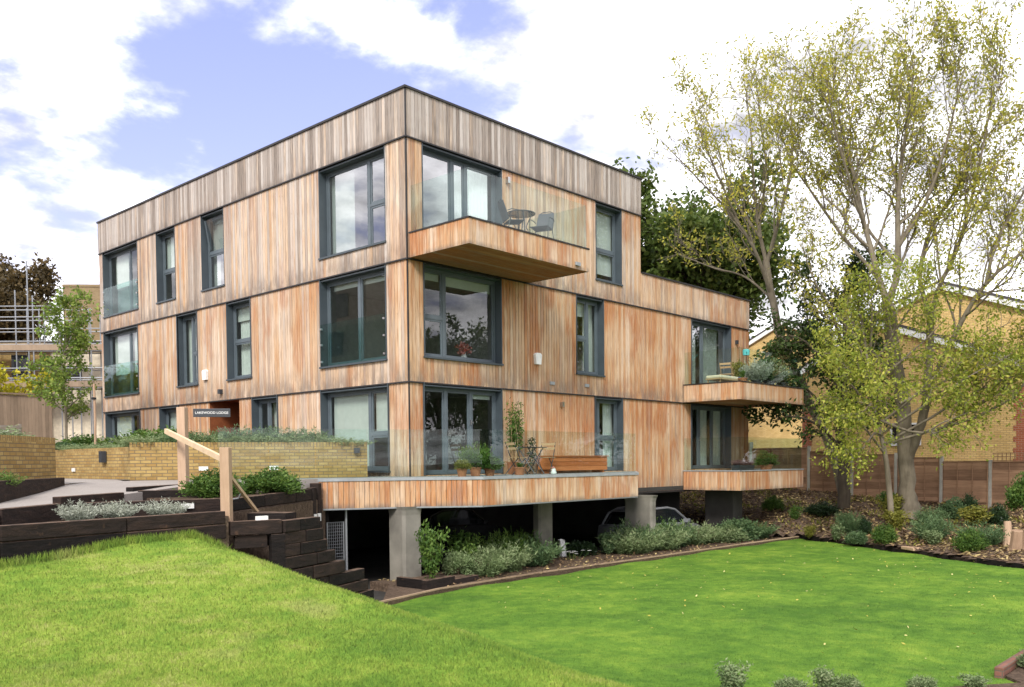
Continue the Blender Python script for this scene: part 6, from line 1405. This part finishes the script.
t = rg.random(240); P_ = np.stack([.03 * t + rg.normal(size=240) * .07, rg.normal(size=240) * .05, t * 1.0], -1); leafmesh('foliage', leaf_quads(P_, unit(rg.normal(size=P_.shape)), .08, .04, rg), 4, rg.random(240), K['deep'], cv)
o = thing('garden_ornament', 'small pink and white ornament on the terrace floor under the bistro table', 'ornament', (3.78, -1.45, ZD)); mb = MB(); mb.lathe([(0, 0), (.11, 0), (.14, .08), (.09, .17), (.1, .2), (.05, .28), (0, .29)], k=14); mb.build('figure', K['white'], o, smooth=True); o.scale = (.6, .6, .6)
mb = MB(); mb.lathe([(0, .285), (.05, .27), (.07, .30), (.03, .34), (0, .345)], (-.05, -.02, 0), k=12); mb.build('pink_top', plain('pink_glaze', (.5, .2, .18), .5), o)
# items behind the glass of the lower wing balconies
ZW = 2.77
potted('blue glazed tub with a spindly plant on the middle wing balcony', (14.75, -.9, ZW), .34, .36, .6, .7, 'open', 'yellowgreen', 'bluepot', name='planter_tub')
folding_chair('pale slatted folding chair left of the blue tub on the wing balcony', (14.15, -.8, ZW), R_(100), wood='slat', metal='slat')
o = thing('deck_lounger', 'cream cushioned low lounger at the left of the wing balcony', 'lounger', (13.1, -1.15, ZW)); mb = MB(); mb.box(-.5, .75, -.3, .3, .16, .20); mb.build('frame', K['slat'], o); mb = MB(); mb.box(-.5, .75, -.28, .28, .201, .30); mb.build('cushion', K['cream'], o, bevel=.03)
for sx, sy in ((-.45, -.25), (-.45, .22), (.68, -.25), (.68, .22)): mb = MB(); mb.box(sx, sx + .04, sy, sy + .04, 0, .159); mb.build('leg', K['slat'], o)
potted('small terracotta pot beside the lounger on the wing balcony', (13.9, -1.55, ZW), .16, .26, .3, .3, 'open', 'green')
for i, (x, y, w_, h, lab) in enumerate(((15.05, -1.5, .9, 1.05, 'silvery leaved potted shrub nearest the blue tub'), (15.75, -1.6, 1.0, 1.15, 'tall blue green potted shrub second behind the wing balcony glass'), (16.35, -1.3, 1.0, 1.0, 'silvery potted shrub third behind the wing balcony glass'), (16.85, -1.6, .8, .85, 'grey green potted shrub at the right end of the wing balcony'))):
    potted(lab, (x, y, ZW), .2, .26, w_, h * .85, 'spiky' if i % 2 == 0 else 'open', ('silver', 'bluegreen', 'silver', 'sage')[i], 'iron', 'potted shrubs on the wing balcony')
o = thing('watering_can', 'turquoise watering can hung high beside the silvery plants', 'watering can', (15.28, -.95, 3.98), .6); mb = MB(); mb.lathe([(0, 0), (.12, 0), (.13, .18), (.09, .21), (0, .21)], k=16); mb.build('body', K['turq'], o); mb = MB(); mb.tube([(.11, 0, .05), (.24, 0, .17), (.30, 0, .22)], [.02, .014, .02], 8); mb.build('spout', K['turq'], o); mb = MB(); mb.tube([(-.11, 0, .03), (-.2, 0, .10), (-.16, 0, .2), (-.06, 0, .22)], .012, 6); mb.build('handle', K['turq'], o)
mb = MB(); mb.tube([(0, 0, -1.2), (0, 0, 0.0)], .012, 6); mb.build('pole', K['iron'], o)
o = thing('trough_planter', 'dark trough with pinkish heather on the lowest wing balcony', 'planter', (14.0, -1.5, -0.22)); mb = MB(); mb.hexa([(-.5, -.13, 0), (.5, -.13, 0), (.5, .13, 0), (-.5, .13, 0), (-.56, -.17, .22), (.56, -.17, .22), (.56, .17, .22), (-.56, .17, .22)]); mb.build('trough', K['iron'], o)
K['heather'] = foliage('heather', [(0.2, (0.07, .05, .045)), (.6, (.20, .11, .11)), (.9, (.3, .2, .19))], .2); fm, sm = shrub_proto('spiky', 'heather', 100)
for x in (-.3, .0, .3): c = bpy.data.objects.new('foliage', fm); link(c, o); c.location = (x, 0, .18); c.scale = (.42, .35, .28)
potted('yellow glazed bowl with a bright green plant on the lowest wing balcony', (15.55, -1.6, -0.22), .24, .22, .75, .55, 'round', 'green', 'gold' if 'gold' in K else 'terracotta')
# glimpses indoors
o = thing('flower_vase', 'vase of pink flowers on the sill inside the middle floor window', 'vase', (2.5, .62, 2.9)); mb = MB(); mb.lathe([(0, 0), (.07, 0), (.10, .1), (.05, .22), (.065, .25)], k=14); mb.build('vase', K['white'], o, smooth=True)
rg = np.random.default_rng(2); P_ = rg.normal(size=(160, 3)) * [.09, .07, .07] + [0, 0, .36]; leafmesh('blossom', leaf_quads(P_, unit(rg.normal(size=P_.shape)), .09, .07, rg), 4, rg.random(160), foliage('pink_petal', [(.2, (.45, .08, .06)), (.8, (.75, .35, .32))], .3), o); mb = MB(); mb.box(-.9, .7, -.12, .25, -.08, -.002); tb = mb
dt = thing('side_table', 'low table inside the middle floor window carrying the flower vase', 'table', (2.3, .62, 2.63)); mb = MB(); mb.box(-.6, .6, -.2, .3, .22, .268); mb.build('tabletop', K['slat'], dt)
for sx in (-.55, .5):
    for sy in (-.16, .22): mb = MB(); mb.box(sx, sx + .05, sy, sy + .05, 0, .219); mb.build('leg', K['slat'], dt)
folding_chair('wooden chair inside behind the narrow light of the middle floor window', (.95, 1.0, 2.63), R_(200), wood='post', metal='post')
folding_chair('pale wooden chair inside behind the terrace french doors', (.95, .9, -0.158), R_(150), wood='post', metal='post')
o = thing('candelabrum', 'small dark branched candle holder inside the top balcony doors', 'candle holder', (2.2, -.35, ZT)); mb = MB(); mb.lathe([(0, 0), (.09, 0), (.02, .04), (.012, .1)], k=12); mb.tube([(0, 0, .08), (0, 0, .42)], .01, 6)
mb.build('stand', K['iron'], o)
for s in (-1, 1): mb = MB(); mb.tube([(0, 0, .2), (s * .09, 0, .22), (s * .14, 0, .30), (s * .14, 0, .36)], .008, 6); mb.build('branch', K['iron'], o)

# ------------------------------------------------------------------ parked cars in the undercroft
def car(label, p, rz, paint):
    o = thing('parked_car', label, 'car', p, rz)
    # side profile (x forward, z), lofted across five stations
    body = [(-2.05, .38), (-2.08, .62), (-2.02, .92), (-1.2, .97), (.75, .93), (1.55, .84), (2.02, .68), (2.08, .45), (2.0, .25), (-1.95, .25)]
    roof = [(-1.92, .93), (-1.62, 1.30), (-1.1, 1.44), (-.1, 1.46), (.35, 1.38), (1.15, .92)]
    def loft(mb, prof, ys, closed):
        rings = [[(x * sx, y, z0 + (z - z0) * sz) for x, z in prof] for y, sx, sz, z0 in ys]; m = len(prof)
        for a, c in zip(rings[:-1], rings[1:]):
            for j in range(m if closed else m - 1): mb.face([a[j], c[j], c[(j + 1) % m], a[(j + 1) % m]])
        mb.face(rings[0][::-1]); mb.face(rings[-1])
    mb = MB(); loft(mb, body, [(-.86, .93, .86, .55), (-.82, .985, .98, .5), (-.5, 1, 1.02, .5), (.5, 1, 1.02, .5), (.82, .985, .98, .5), (.86, .93, .86, .55)], True); mb.build('body', K[paint], o, smooth=False, bevel=.03)
    mb = MB(); loft(mb, [(x * .97, z) for x, z in roof], [(-.70, .93, .93, .93), (-.66, .96, .965, .93), (.66, .96, .965, .93), (.70, .93, .93, .93)], True); mb.build('windows', K['carglass'], o)
    mb = MB()
    for s in (-1, 1):
        mb.tube([(x * .97 + .0, s * (.745 - .10 * (z - .9)), z + .01) for x, z in roof], .04, 6)
    mb.hexa([(-1.55, -.66, 1.355), (.30, -.66, 1.385), (.30, .66, 1.385), (-1.55, .66, 1.355), (-1.1, -.62, 1.455), (-.1, -.62, 1.475), (-.1, .62, 1.475), (-1.1, .62, 1.455)]); mb.build('roof', K[paint], o)
    for x in (-1.28, 1.28):
        for s in (-1, 1):
            w_ = MB(); M_ = Matrix.Translation((x, s * .76, .31)) @ Matrix.Rotation(math.pi / 2, 4, 'X'); prof = [(.2, -.1), (.29, -.1), (.31, -.07), (.31, .07), (.29, .1), (.2, .1)]; k = 20
            for (r0, z0), (r1, z1) in zip(prof[:-1], prof[1:]):
                for j in range(k): a, c = 2 * math.pi * j / k, 2 * math.pi * (j + 1) / k; w_.face([M_ @ Vector((r0 * math.cos(a), r0 * math.sin(a), z0)), M_ @ Vector((r0 * math.cos(c), r0 * math.sin(c), z0)), M_ @ Vector((r1 * math.cos(c), r1 * math.sin(c), z1)), M_ @ Vector((r1 * math.cos(a), r1 * math.sin(a), z1))])
            wo2 = w_.build('wheel', K['rubber'], o); h = MB()
            for j in range(k): a, c = 2 * math.pi * j / k, 2 * math.pi * (j + 1) / k; h.face([M_ @ Vector((0, 0, s * -.06)), M_ @ Vector((.2, 0, 0)) if False else M_ @ Vector((.205 * math.cos(a), .205 * math.sin(a), s * -.085)), M_ @ Vector((.205 * math.cos(c), .205 * math.sin(c), s * -.085))])
            h.build('rim', K['galv'], wo2)
    for s in (-1, 1):
        mb = MB(); mb.hexa([(1.86, s * .6 - .14, .6), (2.05, s * .6 - .14, .58), (2.05, s * .6 + .14, .58), (1.86, s * .6 + .14, .6), (1.80, s * .6 - .12, .74), (1.97, s * .6 - .12, .71), (1.97, s * .6 + .12, .71), (1.80, s * .6 + .12, .74)]); mb.build('headlight', K['lens'], o)
        mb = MB(); mb.box(.62, .82, s * .93 - .09, s * .93 + .09, .93, 1.06); mb.build('mirror', K[paint], o, bevel=.02)
    return o
car('pale silver car parked in the shade right of the third column', (11.75, 0.75, -2.90), R_(-2), 'carpaint')
car('dark car barely visible in the gloom behind the second column', (5.6, 4.6, -2.775), R_(4), 'cardark')
